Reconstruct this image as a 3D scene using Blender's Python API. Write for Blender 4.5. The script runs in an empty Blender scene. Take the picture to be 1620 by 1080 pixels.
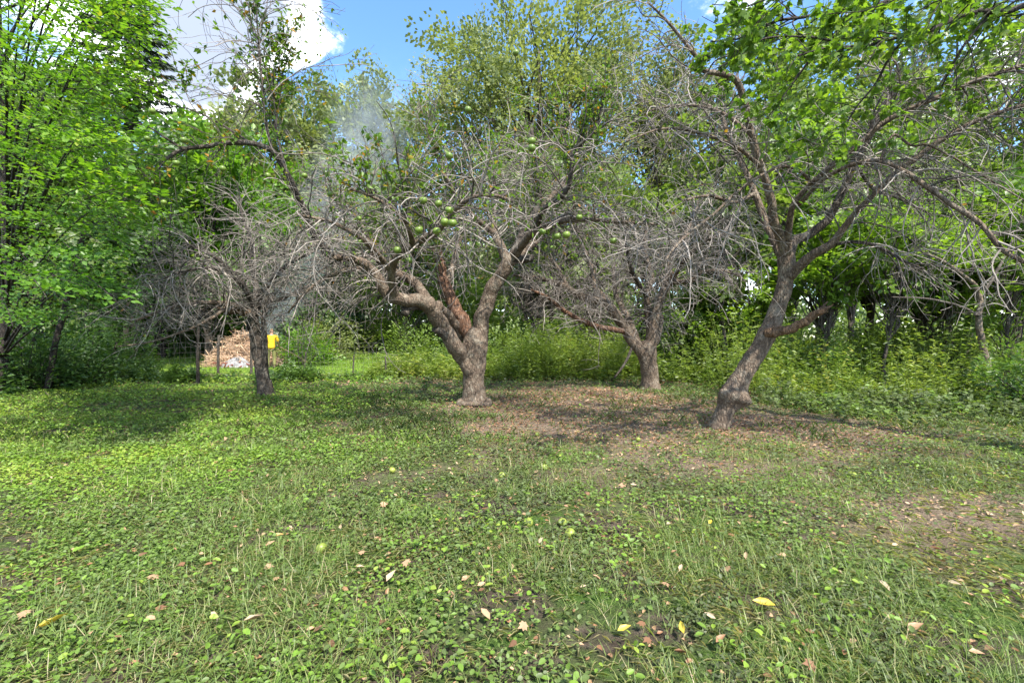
import bpy, math
import numpy as np
from mathutils import Vector, Matrix, noise as mnoise

# ------------------------------------------------------------------ camera, world, sun, exposure
SC = bpy.context.scene
COL = SC.collection
H, FPX, CX, HY = 1.45, 720.0, 810.0, 532.0
cam = bpy.data.cameras.new('camera')
cam.sensor_width = 36.0
cam.lens = 16.0
cam.clip_start = 0.05
cam.clip_end = 2000.0
cam_o = bpy.data.objects.new('camera', cam)
COL.objects.link(cam_o)
cam_o.location = (0, 0, H)
cam_o.rotation_euler = (math.radians(90) - math.atan(8 / FPX), 0, 0)
SC.camera = cam_o

SUN_EL, SUN_ROT = math.radians(54), math.radians(152)
W = bpy.data.worlds.new('World')
SC.world = W
W.use_nodes = True
SC.view_settings.view_transform = 'Standard'
SC.view_settings.look = 'None'
SC.view_settings.exposure = 2.5
SC.view_settings.gamma = 1.0
SC.view_settings.use_curve_mapping = False
SC.cycles.max_bounces = 8
SC.cycles.diffuse_bounces = 4
SC.cycles.glossy_bounces = 2
SC.cycles.transmission_bounces = 6
SC.cycles.transparent_max_bounces = 8
SC.cycles.volume_bounces = 1
SC.cycles.use_denoising = True

sun = bpy.data.lights.new('sun', 'SUN')
sun.energy = 2.1
sun.angle = math.radians(0.6)
sun.color = (1.0, 0.95, 0.86)
sun_o = bpy.data.objects.new('sun', sun)
COL.objects.link(sun_o)
sd = Vector((math.sin(SUN_ROT) * math.cos(SUN_EL), math.cos(SUN_ROT) * math.cos(SUN_EL), math.sin(SUN_EL)))
sun_o.rotation_euler = sd.to_track_quat('Z', 'Y').to_euler()
sun_o.location = sd * 60


class NT:
    """small helper to wire nodes"""
    def __init__(self, tree):
        self.t = tree
        tree.nodes.clear()

    def n(self, typ, ins=None, **props):
        nd = self.t.nodes.new(typ)
        for k, v in props.items():
            setattr(nd, k, v)
        for k, v in (ins or {}).items():
            s = nd.inputs[k]
            if isinstance(v, bpy.types.NodeSocket):
                self.t.links.new(v, s)
            else:
                s.default_value = v
        return nd

    def math(self, op, a, b=0.0, clamp=False):
        return self.n('ShaderNodeMath', {0: a, 1: b}, operation=op, use_clamp=clamp).outputs[0]

    def mix(self, f, a, b):
        nd = self.t.nodes.new('ShaderNodeMix')
        nd.data_type = 'RGBA'
        for s, v in ((nd.inputs[0], f), (nd.inputs[6], a), (nd.inputs[7], b)):
            if isinstance(v, bpy.types.NodeSocket):
                self.t.links.new(v, s)
            else:
                s.default_value = v if not isinstance(v, tuple) or len(v) == 4 else (*v, 1)
        return nd.outputs[2]

    def ramp(self, f, stops):
        nd = self.t.nodes.new('ShaderNodeValToRGB')
        cr = nd.color_ramp
        while len(cr.elements) > 1:
            cr.elements.remove(cr.elements[-1])
        cr.elements[0].position = stops[0][0]
        cr.elements[0].color = (*stops[0][1], 1)
        for p, c in stops[1:]:
            e = cr.elements.new(p)
            e.color = (*c, 1)
        self.t.links.new(f, nd.inputs[0])
        return nd.outputs[0]


def build_world():
    t = NT(W.node_tree)
    tc = t.n('ShaderNodeTexCoord').outputs['Generated']
    sky = t.n('ShaderNodeTexSky', sky_type='NISHITA', sun_disc=False, sun_elevation=SUN_EL, sun_rotation=SUN_ROT,
              altitude=200.0, air_density=1.0, dust_density=0.6, ozone_density=2.5).outputs[0]
    # clouds: fractal noise on the direction, banked in view; extra unseen cover adds fill
    sep = t.n('ShaderNodeSeparateXYZ', {0: tc})
    zz = t.math('ADD', t.math('MAXIMUM', sep.outputs[2], 0.0), 0.35)
    cx = t.math('DIVIDE', sep.outputs[0], zz)
    cy = t.math('DIVIDE', sep.outputs[1], zz)
    cv = t.n('ShaderNodeCombineXYZ', {0: cx, 1: cy, 2: 0.0}).outputs[0]
    nz = t.n('ShaderNodeTexNoise', {'Vector': cv, 'Scale': 3.8, 'Detail': 12.0, 'Roughness': 0.66, 'Distortion': 0.15}).outputs[0]
    big = t.n('ShaderNodeTexNoise', {'Vector': cv, 'Scale': 1.1, 'Detail': 2.0, 'Roughness': 0.5}).outputs[0]
    mask = t.math('ADD', t.math('MULTIPLY', t.math('SUBTRACT', nz, 0.5), 1.5), t.math('MULTIPLY', t.math('SUBTRACT', big, 0.5), 0.5))
    for px, py, k, amp in ((395, 15, 120, .42), (505, 30, 220, .34), (300, 5, 120, .35), (440, 70, 260, .22), (320, 125, 420, .5), (250, 60, 150, .2), (665, 0, 500, .5), (560, 75, 1500, .34),
                           (578, 38, 2500, .34), (600, 95, 150, -.35), (470, 125, 300, -.25), (850, 60, 22, -.5), (590, 110, 60, -.28), (430, 150, 200, -.2), (545, 10, 900, -.25)):
        d = Vector(((px - CX) / FPX, 1.0, (HY - py) / FPX)).normalized()
        dot = t.n('ShaderNodeVectorMath', {0: tc, 1: tuple(d)}, operation='DOT_PRODUCT').outputs['Value']
        g = t.math('EXPONENT', t.math('MULTIPLY', t.math('SUBTRACT', dot, 1.0), float(k)))
        mask = t.math('ADD', mask, t.math('MULTIPLY', g, float(amp)))
    cov = t.n('ShaderNodeMapRange', {0: mask, 1: -0.05, 2: 0.24, 3: 0.0, 4: 1.0}, interpolation_type='SMOOTHERSTEP').outputs[0]
    # thick middles are greyer, thin edges whiter
    thick = t.n('ShaderNodeMapRange', {0: mask, 1: 0.14, 2: 0.60, 3: 0.0, 4: 1.0}, interpolation_type='SMOOTHSTEP').outputs[0]
    ccol = t.mix(thick, (4.6, 4.7, 4.85), (.88, 1.02, 1.3))  # cloud white raised to give more fill light
    skyc = t.n('ShaderNodeHueSaturation', {'Saturation': 1.15, 'Value': 0.52, 'Color': sky}).outputs[0]
    col = t.mix(cov, skyc, ccol)
    bg = t.n('ShaderNodeBackground', {0: col, 1: 0.15}).outputs[0]
    t.n('ShaderNodeOutputWorld', {0: bg})


build_world()

# ------------------------------------------------------------------ helpers
rng = np.random.default_rng(11)
U = rng.uniform


def P(px, py, Y):
    return np.array([(px - CX) / FPX * Y, Y, H - (py - HY) / FPX * Y])


def G(px, py):
    Y = H * FPX / (py - HY)
    return np.array([(px - CX) / FPX * Y, Y, 0.0])


def norm(a):
    return a / np.maximum(np.linalg.norm(a, axis=-1, keepdims=True), 1e-9)


def _hash(ix, iy, s):
    h = (ix.astype(np.int64) * 374761393 + iy.astype(np.int64) * 668265263 + s * 1442695041) & 0xFFFFFFFF
    h = ((h ^ (h >> 13)) * 1274126177) & 0xFFFFFFFF
    return ((h ^ (h >> 16)) & 0xFFFF) / 65535.0


def vnoise(x, y, s=0):
    ix, iy = np.floor(x), np.floor(y)
    fx, fy = x - ix, y - iy
    fx, fy = fx * fx * (3 - 2 * fx), fy * fy * (3 - 2 * fy)
    a, b = _hash(ix, iy, s), _hash(ix + 1, iy, s)
    c, d = _hash(ix, iy + 1, s), _hash(ix + 1, iy + 1, s)
    return (a * (1 - fx) + b * fx) * (1 - fy) + (c * (1 - fx) + d * fx) * fy


def fbm(x, y, s=0, o=3):
    r, a = 0, 0.5
    for k in range(o):
        r = r + a * vnoise(x * 2 ** k, y * 2 ** k, s + k)
        a *= 0.5
    return r / (1 - 0.5 ** o)


def gz(x, y):
    """height of the ground"""
    return 0.05 * (fbm(x * 0.5, y * 0.5, 3) - 0.5) + 0.03 * (vnoise(x * 2.3, y * 2.3, 9) - 0.5)


class MB:
    def __init__(self):
        self.V, self.F, self.T, self.n = [], [], [], 0

    def add(self, V, faces, t=0.5):
        V = np.asarray(V, float).reshape(-1, 3)
        for f in faces:
            f = np.asarray(f)
            if f.size:
                self.F.append(f + self.n)
        self.V.append(V)
        self.T.append(np.broadcast_to(np.asarray(t, float), (len(V),)))
        self.n += len(V)

    def mesh(self, name, mat, origin=(0, 0, 0), smooth=True):
        V = np.concatenate(self.V) - np.asarray(origin)
        m = bpy.data.meshes.new(name)
        m.vertices.add(len(V))
        m.vertices.foreach_set('co', V.astype(np.float32).ravel())
        lv = np.concatenate([f.ravel() for f in self.F])
        cnt = np.concatenate([np.full(len(f), f.shape[1]) for f in self.F])
        st = np.concatenate([[0], np.cumsum(cnt)[:-1]])
        m.loops.add(len(lv))
        m.loops.foreach_set('vertex_index', lv.astype(np.int32))
        m.polygons.add(len(cnt))
        m.polygons.foreach_set('loop_start', st.astype(np.int32))
        m.polygons.foreach_set('use_smooth', np.full(len(cnt), smooth))
        a = m.attributes.new('tint', 'FLOAT', 'POINT')
        a.data.foreach_set('value', np.concatenate(self.T).astype(np.float32))
        m.materials.append(mat)
        m.update(calc_edges=True)
        return m

    def build(self, name, mat, parent=None, smooth=True, stuff=False, origin=None):
        org = origin if origin is not None else (tuple(parent.location) if parent is not None else (0, 0, 0))
        o = bpy.data.objects.new(name, self.mesh(name, mat, org, smooth))
        COL.objects.link(o)
        if parent is not None:
            o.parent = parent
        elif origin is not None:
            o.location = org
        if stuff:
            o['kind'] = 'stuff'
        return o


def tag(o, label, cat, group=None, kind=None):
    if label:
        o['label'] = label
    if cat:
        o['category'] = cat
    if group:
        o['group'] = group
    if kind:
        o['kind'] = kind
    return o


def thing(name, label, cat, loc, group=None):
    o = bpy.data.objects.new(name, None)
    o.empty_display_size = 0.2
    COL.objects.link(o)
    o.location = tuple(loc)
    return tag(o, label, cat, group)


def smooth_path(pts, n):
    """Catmull-Rom through (x,y,z,r) points, n samples"""
    p = np.asarray(pts, float)
    d = np.linalg.norm(np.diff(p[:, :3], axis=0), axis=1) ** 0.5
    t = np.concatenate([[0], np.cumsum(d)])
    m = np.gradient(p, t, axis=0) if len(p) > 2 else np.repeat((p[1:] - p[:1]) / t[-1], 2, 0)
    q = np.linspace(0, t[-1], n)
    i = np.clip(np.searchsorted(t, q, side='right') - 1, 0, len(p) - 2)
    h = (t[i + 1] - t[i])[:, None]
    s = ((q - t[i])[:, None]) / h
    r = (2 * s ** 3 - 3 * s ** 2 + 1) * p[i] + (s ** 3 - 2 * s ** 2 + s) * h * m[i] + (-2 * s ** 3 + 3 * s ** 2) * p[i + 1] + (s ** 3 - s ** 2) * h * m[i + 1]
    r[:, 3] = np.maximum(r[:, 3], 0.002)
    return r


def tubes(mb, PP, RR, k, t=0.5, cap=False):
    """PP (N,n,3), RR (N,n): N tubes of n rings with k sides"""
    N, n, _ = PP.shape
    T = norm(np.gradient(PP, axis=1))
    ref = np.where(np.abs(T[:, :1, 2:3]) > 0.8, np.array([1.0, 0.13, 0.0]), np.array([0.1, 0.2, 1.0]))
    Uv = np.empty_like(T)
    u = norm(np.cross(T[:, 0], ref[:, 0]))
    for j in range(n):
        u = norm(u - (u * T[:, j]).sum(1, keepdims=True) * T[:, j])
        Uv[:, j] = u
    Vv = np.cross(T, Uv)
    a = np.arange(k) / k * 2 * np.pi
    ring = Uv[:, :, None] * np.cos(a)[:, None] + Vv[:, :, None] * np.sin(a)[:, None]
    V = PP[:, :, None] + ring * RR[:, :, None, None]
    idx = np.arange(N * n * k).reshape(N, n, k)
    A = idx[:, :-1]
    B = idx[:, 1:]
    Q = np.stack([A, np.roll(A, -1, 2), np.roll(B, -1, 2), B], -1).reshape(-1, 4)
    F = [Q]
    if cap:
        F += [idx[:, 0, ::-1].reshape(N, k), idx[:, -1].reshape(N, k)]
    tt = np.broadcast_to(np.asarray(t, float).reshape(-1, 1) if np.ndim(t) else np.full((N, 1), t), (N, n * k)).ravel()
    mb.add(V, F, tt)
    return V


def limb_tube(mb, path, k=12, rough=0.10, freq=5.0, seed=0.0, burls=()):
    """one gnarly limb: tube with lumpy bark, closed at both ends"""
    n = len(path)
    sub = MB()
    V = tubes(sub, path[None, :, :3], path[None, :, 3], k)[0]     # n,k,3
    c = path[:, None, :3]
    rad = V - c
    for i in range(n):
        for j in range(k):
            v = V[i, j]
            q = Vector((v[0] * freq, v[1] * freq, v[2] * freq * 0.55 + seed))
            d = 0.95 + rough * (1.2 * mnoise.noise(q) + 0.9 * mnoise.noise(q * 2.7))
            for (bx, by, bz, br, ba) in burls:
                dd = ((v[0] - bx) ** 2 + (v[1] - by) ** 2 + (v[2] - bz) ** 2) / br ** 2
                d += ba * math.exp(-dd)
            V[i, j] = c[i, 0] + rad[i, j] * d
    F = sub.F[0]
    idx = np.arange(n * k).reshape(n, k)
    mb.add(V, [F, idx[:1, ::-1], idx[-1:]], 0.5)


def grow(parents, N, length, n, ang=(35, 70), grav=0.0, wob=0.15, rscale=0.6, rmax=0.02, rtip=0.004, smin=0.2, smax=1.0, up=0.0, zmin=0.9, weights=None, shrink=0.35, drift=None):
    """children of the parent polylines [(P(m,3), R(m))]; returns P (N,n,3), R (N,n)"""
    PL = np.stack([p for p, r in parents]) if not isinstance(parents, tuple) else parents[0]
    RL = np.stack([r for p, r in parents]) if not isinstance(parents, tuple) else parents[1]
    M, m, _ = PL.shape
    if weights is None:
        weights = np.linalg.norm(np.diff(PL, axis=1), axis=2).sum(1)
    weights = np.asarray(weights) / np.sum(weights)
    pi = rng.choice(M, N, p=weights)
    s = U(smin, smax, N) * (m - 1)
    i = np.clip(s.astype(int), 0, m - 2)
    f = (s - i)[:, None]
    st = PL[pi, i] * (1 - f) + PL[pi, i + 1] * f
    r0 = np.minimum((RL[pi, i] * (1 - f[:, 0]) + RL[pi, i + 1] * f[:, 0]) * rscale, rmax)
    tg = norm(PL[pi, i + 1] - PL[pi, i])
    perp = norm(np.cross(tg, rng.normal(size=(N, 3))))
    a = np.radians(U(ang[0], ang[1], N))[:, None]
    d = norm(np.cos(a) * tg + np.sin(a) * perp + np.array([0, 0, up]))
    if drift is not None:
        d = norm(d + np.asarray(drift))
    L = U(length[0], length[1], N)[:, None] * (1 - shrink * (s / (m - 1))[:, None])
    step = L / (n - 1)
    out = np.zeros((N, n, 3))
    out[:, 0] = st
    kink = rng.normal(size=(N, 3)) * wob * 0.5
    for j in range(1, n):
        g = np.where(out[:, j - 1, 2:3] < zmin, np.abs(grav), grav)
        d = norm(d + rng.normal(size=(N, 3)) * wob + kink + np.concatenate([np.zeros((N, 2)), g * np.ones((N, 1))], 1))
        out[:, j] = out[:, j - 1] + d * step
    tt = np.linspace(0, 1, n)[None]
    R = np.maximum(r0[:, None] * (1 - tt) + rtip * tt, rtip)
    return out, R


def resamp(path, m=24):
    t = np.linspace(0, len(path) - 1, m)
    i = np.clip(t.astype(int), 0, len(path) - 2)
    f = (t - i)[:, None]
    q = path[i] * (1 - f) + path[i + 1] * f
    return q[:, :3], q[:, 3]


# leaf templates: (along, across, up) and polygons
T_RH = (np.array([(0, 0, 0), (.45, .5, .10), (1, 0, -.08), (.45, -.5, .10)]), [[(0, 1, 2), (0, 2, 3)]])
T_HEX = (np.array([(0, 0, 0), (.25, .38, .05), (.62, .42, .04), (1, 0, -.08), (.62, -.42, .04), (.25, -.38, .05)]), [[(0, 1, 2, 3), (0, 3, 4, 5)]])
T_OVAL = (np.array([(0, 0, 0), (.36, 0, -.05), (.72, 0, -.03), (1, 0, -.1), (.1, .26, .05), (.38, .48, .08), (.74, .36, .05), (.1, -.26, .05), (.38, -.48, .08), (.74, -.36, .05)]),
          [[(0, 1, 5, 4), (1, 2, 6, 5), (0, 7, 8, 1), (1, 8, 9, 2)], [(2, 3, 6), (2, 9, 3)]])
T_MAPLE = (np.array([(0, 0, 0), (-.08, .30, -.03), (.12, .26, .02), (.22, .58, -.08), (.40, .40, .02), (.62, .46, -.06), (.62, .20, .03), (1.0, 0, -.12),
                     (.62, -.20, .03), (.62, -.46, -.06), (.40, -.40, .02), (.22, -.58, -.08), (.12, -.26, .02), (-.08, -.30, -.03), (.35, 0, -.05)]),
           [[(14, 0, 1), (14, 1, 2), (14, 2, 3), (14, 3, 4), (14, 4, 5), (14, 5, 6), (14, 6, 7), (14, 7, 8), (14, 8, 9), (14, 9, 10), (14, 10, 11), (14, 11, 12), (14, 12, 13), (14, 13, 0)]])
T_BLADE = (np.array([(0, .5, 0), (0, -.5, 0), (.38, .42, -.03), (.38, -.42, -.03), (.74, .26, -.16), (.74, -.26, -.16), (1, 0, -.36)]),
           [[(0, 1, 3, 2), (2, 3, 5, 4)], [(4, 5, 6)]])
T_CURL = (np.array([(0, 0, .0), (.3, .36, .16), (.65, .30, .12), (1, 0, .10), (.65, -.30, .20), (.3, -.36, .10), (.45, 0, -.04)]),
          [[(6, 0, 1), (6, 1, 2), (6, 2, 3), (6, 3, 4), (6, 4, 5), (6, 5, 0)]])
T_CARD = T_RH


def leaf_batch(mb, C, D, N, L, Wd, tmpl, tint=0.5):
    C = np.asarray(C)
    n = len(C)
    D = norm(D)
    S = norm(np.cross(N, D))
    Up = np.cross(D, S)
    L = np.broadcast_to(L, n)[:, None, None]
    Wd = np.broadcast_to(Wd, n)[:, None, None]
    tv, tf = tmpl
    tv = tv[None]
    V = C[:, None] + L * tv[..., 0:1] * D[:, None] + Wd * tv[..., 1:2] * S[:, None] + L * tv[..., 2:3] * Up[:, None]
    k = tv.shape[1]
    off = (np.arange(n) * k)[:, None, None]
    F = [(np.array(g)[None] + off).reshape(-1, len(g[0])) for g in tf]
    tint = np.repeat(np.broadcast_to(tint, n), k)
    mb.add(V, F, tint)


def rand_dir(n, flat=1.0):
    d = rng.normal(size=(n, 3))
    d[:, 2] *= flat
    return norm(d)


def up_normals(n, tilt):
    d = rng.normal(size=(n, 3)) * tilt
    d[:, 2] = 1
    return norm(d)


# ------------------------------------------------------------------ materials
def leaf_mat(name, stops, transl=0.45, gloss=0.08, rough=0.45, tcol=(1.22, 1.25, 0.65)):
    m = bpy.data.materials.new(name)
    m.use_nodes = True
    t = NT(m.node_tree)
    at = t.n('ShaderNodeAttribute', attribute_name='tint').outputs['Fac']
    geo = t.n('ShaderNodeNewGeometry')
    nz = t.n('ShaderNodeTexNoise', {'Vector': geo.outputs['Position'], 'Scale': 60.0, 'Detail': 2.0}).outputs[0]
    f = t.math('ADD', at, t.math('MULTIPLY', t.math('SUBTRACT', nz, 0.5), 0.22))
    col = t.ramp(f, stops)
    tc = t.n('ShaderNodeVectorMath', {0: col, 1: tcol}, operation='MULTIPLY').outputs[0]
    dif = t.n('ShaderNodeBsdfDiffuse', {'Color': col}).outputs[0]
    tr = t.n('ShaderNodeBsdfTranslucent', {'Color': tc}).outputs[0]
    mx = t.n('ShaderNodeMixShader', {0: transl, 1: dif, 2: tr}).outputs[0]
    gl = t.n('ShaderNodeBsdfGlossy', {'Color': (1, 1, 1, 1), 'Roughness': rough}).outputs[0]
    fc = t.n('ShaderNodeLayerWeight', {'Blend': 0.35}).outputs['Facing']
    mx2 = t.n('ShaderNodeMixShader', {0: t.math('MULTIPLY', t.math('ADD', t.math('POWER', fc, 3.0), 0.25), gloss * 1.3, True), 1: mx, 2: gl}).outputs[0]
    t.n('ShaderNodeOutputMaterial', {0: mx2})
    return m


def bark_mat(name, dark, light, lichen, lich_amt=0.5, scale=1.0, bump=0.6, stretch=0.35):
    m = bpy.data.materials.new(name)
    m.use_nodes = True
    t = NT(m.node_tree)
    pos = t.n('ShaderNodeNewGeometry').outputs['Position']
    mp = t.n('ShaderNodeMapping', {'Vector': pos, 'Scale': (scale, scale, scale * stretch)}).outputs[0]
    n1 = t.n('ShaderNodeTexNoise', {'Vector': mp, 'Scale': 22.0, 'Detail': 6.0, 'Roughness': 0.65, 'Distortion': 0.6}).outputs[0]
    vo = t.n('ShaderNodeTexVoronoi', {'Vector': mp, 'Scale': 26.0, 'Randomness': 1.0}, feature='DISTANCE_TO_EDGE').outputs['Distance']
    crack = t.n('ShaderNodeMapRange', {0: vo, 1: 0.0, 2: 0.22, 3: 0.0, 4: 1.0}).outputs[0]
    c = t.ramp(n1, [(0.3, dark), (0.68, light)])
    c = t.mix(t.math('MULTIPLY', t.math('SUBTRACT', 1.0, crack), 0.55), c, dark)
    n2 = t.n('ShaderNodeTexNoise', {'Vector': pos, 'Scale': 7.0 * scale, 'Detail': 6.0, 'Roughness': 0.7}).outputs[0]
    lf = t.n('ShaderNodeMapRange', {0: n2, 1: 0.5, 2: 0.66, 3: 0.0, 4: lich_amt}).outputs[0]
    c = t.mix(lf, c, lichen)
    hgt = t.math('ADD', t.math('MULTIPLY', crack, 0.6), n1)
    b = t.n('ShaderNodeBump', {'Strength': bump, 'Distance': 0.03, 'Height': hgt}).outputs[0]
    p = t.n('ShaderNodeBsdfPrincipled', {'Base Color': c, 'Roughness': 0.9, 'Normal': b, 'Specular IOR Level': 0.2}).outputs[0]
    t.n('ShaderNodeOutputMaterial', {0: p})
    return m


def plain_mat(name, a, b, scale=20.0, rough=0.8, spec=0.3, bump=0.0):
    m = bpy.data.materials.new(name)
    m.use_nodes = True
    t = NT(m.node_tree)
    tc = t.n('ShaderNodeTexCoord').outputs['Object']
    nz = t.n('ShaderNodeTexNoise', {'Vector': tc, 'Scale': scale, 'Detail': 4.0, 'Roughness': 0.6}).outputs[0]
    if name.startswith('twig'):
        nz = t.math('ADD', t.math('MULTIPLY', nz, .6), t.math('MULTIPLY', t.n('ShaderNodeAttribute', attribute_name='tint').outputs['Fac'], .45))
    c = t.ramp(nz, [(0.35, a), (0.65, b)])
    ins = {'Base Color': c, 'Roughness': rough, 'Specular IOR Level': spec}
    if bump:
        ins['Normal'] = t.n('ShaderNodeBump', {'Strength': bump, 'Distance': 0.02, 'Height': nz}).outputs[0]
    p = t.n('ShaderNodeBsdfPrincipled', ins).outputs[0]
    t.n('ShaderNodeOutputMaterial', {0: p})
    return m


MAT = {}
MAT['apple_bark'] = bark_mat('apple_bark', (.045, .032, .023), (.215, .16, .115), (.30, .265, .205), 0.5)
MAT['apple_bark_dark'] = bark_mat('apple_bark_dark', (.022, .018, .015), (.105, .085, .068), (.17, .16, .135), 0.45)
MAT['dead_wood'] = bark_mat('dead_wood', (.05, .026, .017), (.25, .135, .08), (.24, .19, .15), 0.5, bump=0.9, stretch=0.12)
MAT['raw_wood'] = bark_mat('raw_wood', (.05, .032, .02), (.27, .165, .095), (.12, .095, .075), 0.7, bump=0.8, stretch=0.2)
MAT['twig'] = plain_mat('twig', (.055, .045, .037), (.265, .232, .20), 6.0, 0.85)
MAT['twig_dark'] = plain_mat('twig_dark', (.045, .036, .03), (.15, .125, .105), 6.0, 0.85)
MAT['dark_bark'] = bark_mat('dark_bark', (.015, .012, .010), (.075, .06, .05), (.10, .10, .08), 0.3, scale=0.8)
MAT['wood_bark'] = bark_mat('wood_bark', (.03, .025, .02), (.13, .105, .085), (.17, .16, .13), 0.4, scale=0.5)
MAT['pale_bark'] = bark_mat('pale_bark', (.07, .05, .035), (.26, .20, .14), (.2, .19, .15), 0.4, scale=0.7)
MAT['leaf_bright'] = leaf_mat('leaf_bright', [(0, (.04, .115, .009)), (.45, (.095, .21, .015)), (.85, (.175, .31, .022)), (1.0, (.29, .31, .03))], 0.55)
MAT['leaf_maple'] = leaf_mat('leaf_maple', [(0, (.055, .125, .013)), (.5, (.115, .21, .02)), (1.0, (.21, .31, .03))], 0.58)
MAT['leaf_apple'] = leaf_mat('leaf_apple', [(0, (.035, .08, .014)), (.4, (.085, .165, .022)), (.82, (.14, .235, .026)), (.9, (.34, .22, .02)), (1.0, (.32, .15, .025))], 0.5, 0.05)
MAT['leaf_wood'] = leaf_mat('leaf_wood', [(0, (.06, .10, .02)), (.5, (.125, .19, .035)), (1.0, (.22, .29, .06))], 0.56)
MAT['leaf_oak'] = leaf_mat('leaf_oak', [(0, (.085, .11, .04)), (.5, (.155, .195, .065)), (1.0, (.25, .28, .10))], 0.45, 0.05)
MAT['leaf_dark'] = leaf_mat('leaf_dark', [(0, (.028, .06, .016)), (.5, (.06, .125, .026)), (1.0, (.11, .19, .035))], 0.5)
MAT['needle'] = leaf_mat('needle', [(0, (.03, .045, .03)), (1.0, (.085, .11, .07))], 0.15)
MAT['leaf_weed'] = leaf_mat('leaf_weed', [(0, (.07, .125, .02)), (.5, (.14, .21, .03)), (.9, (.25, .31, .06)), (1.0, (.33, .31, .06))], 0.5)
MAT['leaf_ivy'] = leaf_mat('leaf_ivy', [(0, (.075, .09, .04)), (.35, (.11, .15, .048)), (.6, (.135, .21, .04)), (.8, (.16, .285, .03)), (1.0, (.27, .35, .05))], 0.42, 0.06, .5)
MAT['grass'] = leaf_mat('grass', [(0, (.07, .12, .03)), (.45, (.13, .20, .04)), (.75, (.21, .27, .07)), (.9, (.34, .31, .15)), (1.0, (.42, .36, .21))], 0.4, .06)
MAT['lawn_grass'] = leaf_mat('lawn_grass', [(0, (.10, .19, .015)), (.6, (.17, .27, .025)), (1.0, (.26, .32, .05))], 0.45)
MAT['leaf_dry'] = leaf_mat('leaf_dry', [(0, (.10, .055, .032)), (.35, (.24, .125, .065)), (.6, (.38, .25, .15)), (.85, (.40, .32, .22)), (1.0, (.45, .25, .08))], 0.15, 0.05, tcol=(1.1, .9, .6))
MAT['leaf_yellow'] = leaf_mat('leaf_yellow', [(0, (.42, .28, .02)), (1.0, (.55, .42, .06))], 0.3, tcol=(1.1, 1, .4))

# ------------------------------------------------------------------ ground
def litter(x, y):
    g = lambda cx, cy, sx, sy: np.exp(-((x - cx) / sx) ** 2 - ((y - cy) / sy) ** 2)
    v = 0.95 * g(1.4, 10.2, 2.3, 3.6) + 0.9 * g(4.7, 6.7, 1.7, 1.2) + 0.95 * g(4.0, 3.75, 1.6, .6) + .5 * g(2.6, 5.0, 1.2, .6) + .7 * g(3.2, 8.6, 2.4, 2.2) + .35 * g(0.6, 6.5, 2.0, 2.0) + .35 * g(-.9, 9.6, 1.3, .9)
    return np.clip(v + 0.55 * (fbm(x * 1.1, y * 1.1, 21) - 0.5), 0, 1)


def lush(x, y):
    """bright small-leaved turf, strongest on the side of the slim apple tree"""
    v = 1 / (1 + np.exp((x + 2.6 + 0.15 * (y - 6)) / 0.9))
    return np.clip(v + 0.5 * (fbm(x * .8, y * .8, 33) - 0.5), 0, 1)


def axis(lo, hi, step, far, n=26):
    mid = np.arange(lo, hi + 1e-6, step)
    g = np.geomspace(step * 1.4, far, n)
    return np.concatenate([lo - np.cumsum(g)[::-1], mid, hi + np.cumsum(g)])


def ground_mat():
    m = bpy.data.materials.new('ground_soil')
    m.use_nodes = True
    t = NT(m.node_tree)
    pos = t.n('ShaderNodeNewGeometry').outputs['Position']
    at = t.n('ShaderNodeAttribute', attribute_name='tint').outputs['Fac']
    n1 = t.n('ShaderNodeTexNoise', {'Vector': pos, 'Scale': 9.0, 'Detail': 8.0, 'Roughness': 0.7}).outputs[0]
    n2 = t.n('ShaderNodeTexNoise', {'Vector': pos, 'Scale': 2.2, 'Detail': 5.0, 'Roughness': 0.6}).outputs[0]
    n3 = t.n('ShaderNodeTexNoise', {'Vector': pos, 'Scale': 70.0, 'Detail': 4.0, 'Roughness': 0.7}).outputs[0]
    soil = t.ramp(n1, [(.3, (.035, .027, .02)), (.52, (.085, .066, .048)), (.75, (.17, .138, .105))])
    duff = t.ramp(n3, [(.35, (.10, .072, .053)), (.55, (.22, .16, .115)), (.7, (.34, .275, .21))])
    green = t.ramp(n3, [(.3, (.03, .06, .014)), (.6, (.07, .125, .022)), (.8, (.12, .18, .03))])
    lit = t.n('ShaderNodeMapRange', {0: at, 1: 0.15, 2: 0.6}).outputs[0]
    c = t.mix(t.n('ShaderNodeMapRange', {0: n2, 1: 0.42, 2: 0.6}).outputs[0], soil, green)
    c = t.mix(t.math('MULTIPLY', lit, 0.85), c, duff)
    c = t.mix(t.n('ShaderNodeMapRange', {0: at, 1: 1.5, 2: 2.0}).outputs[0], c, t.ramp(n2, [(.35, (.085, .16, .017)), (.65, (.16, .25, .03))]))
    hgt = t.math('ADD', n1, t.math('MULTIPLY', n3, 0.5))
    b = t.n('ShaderNodeBump', {'Strength': 1.0, 'Distance': 0.05, 'Height': hgt}).outputs[0]
    p = t.n('ShaderNodeBsdfPrincipled', {'Base Color': c, 'Roughness': 0.95, 'Normal': b, 'Specular IOR Level': 0.1}).outputs[0]
    t.n('ShaderNodeOutputMaterial', {0: p})
    return m


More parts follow.
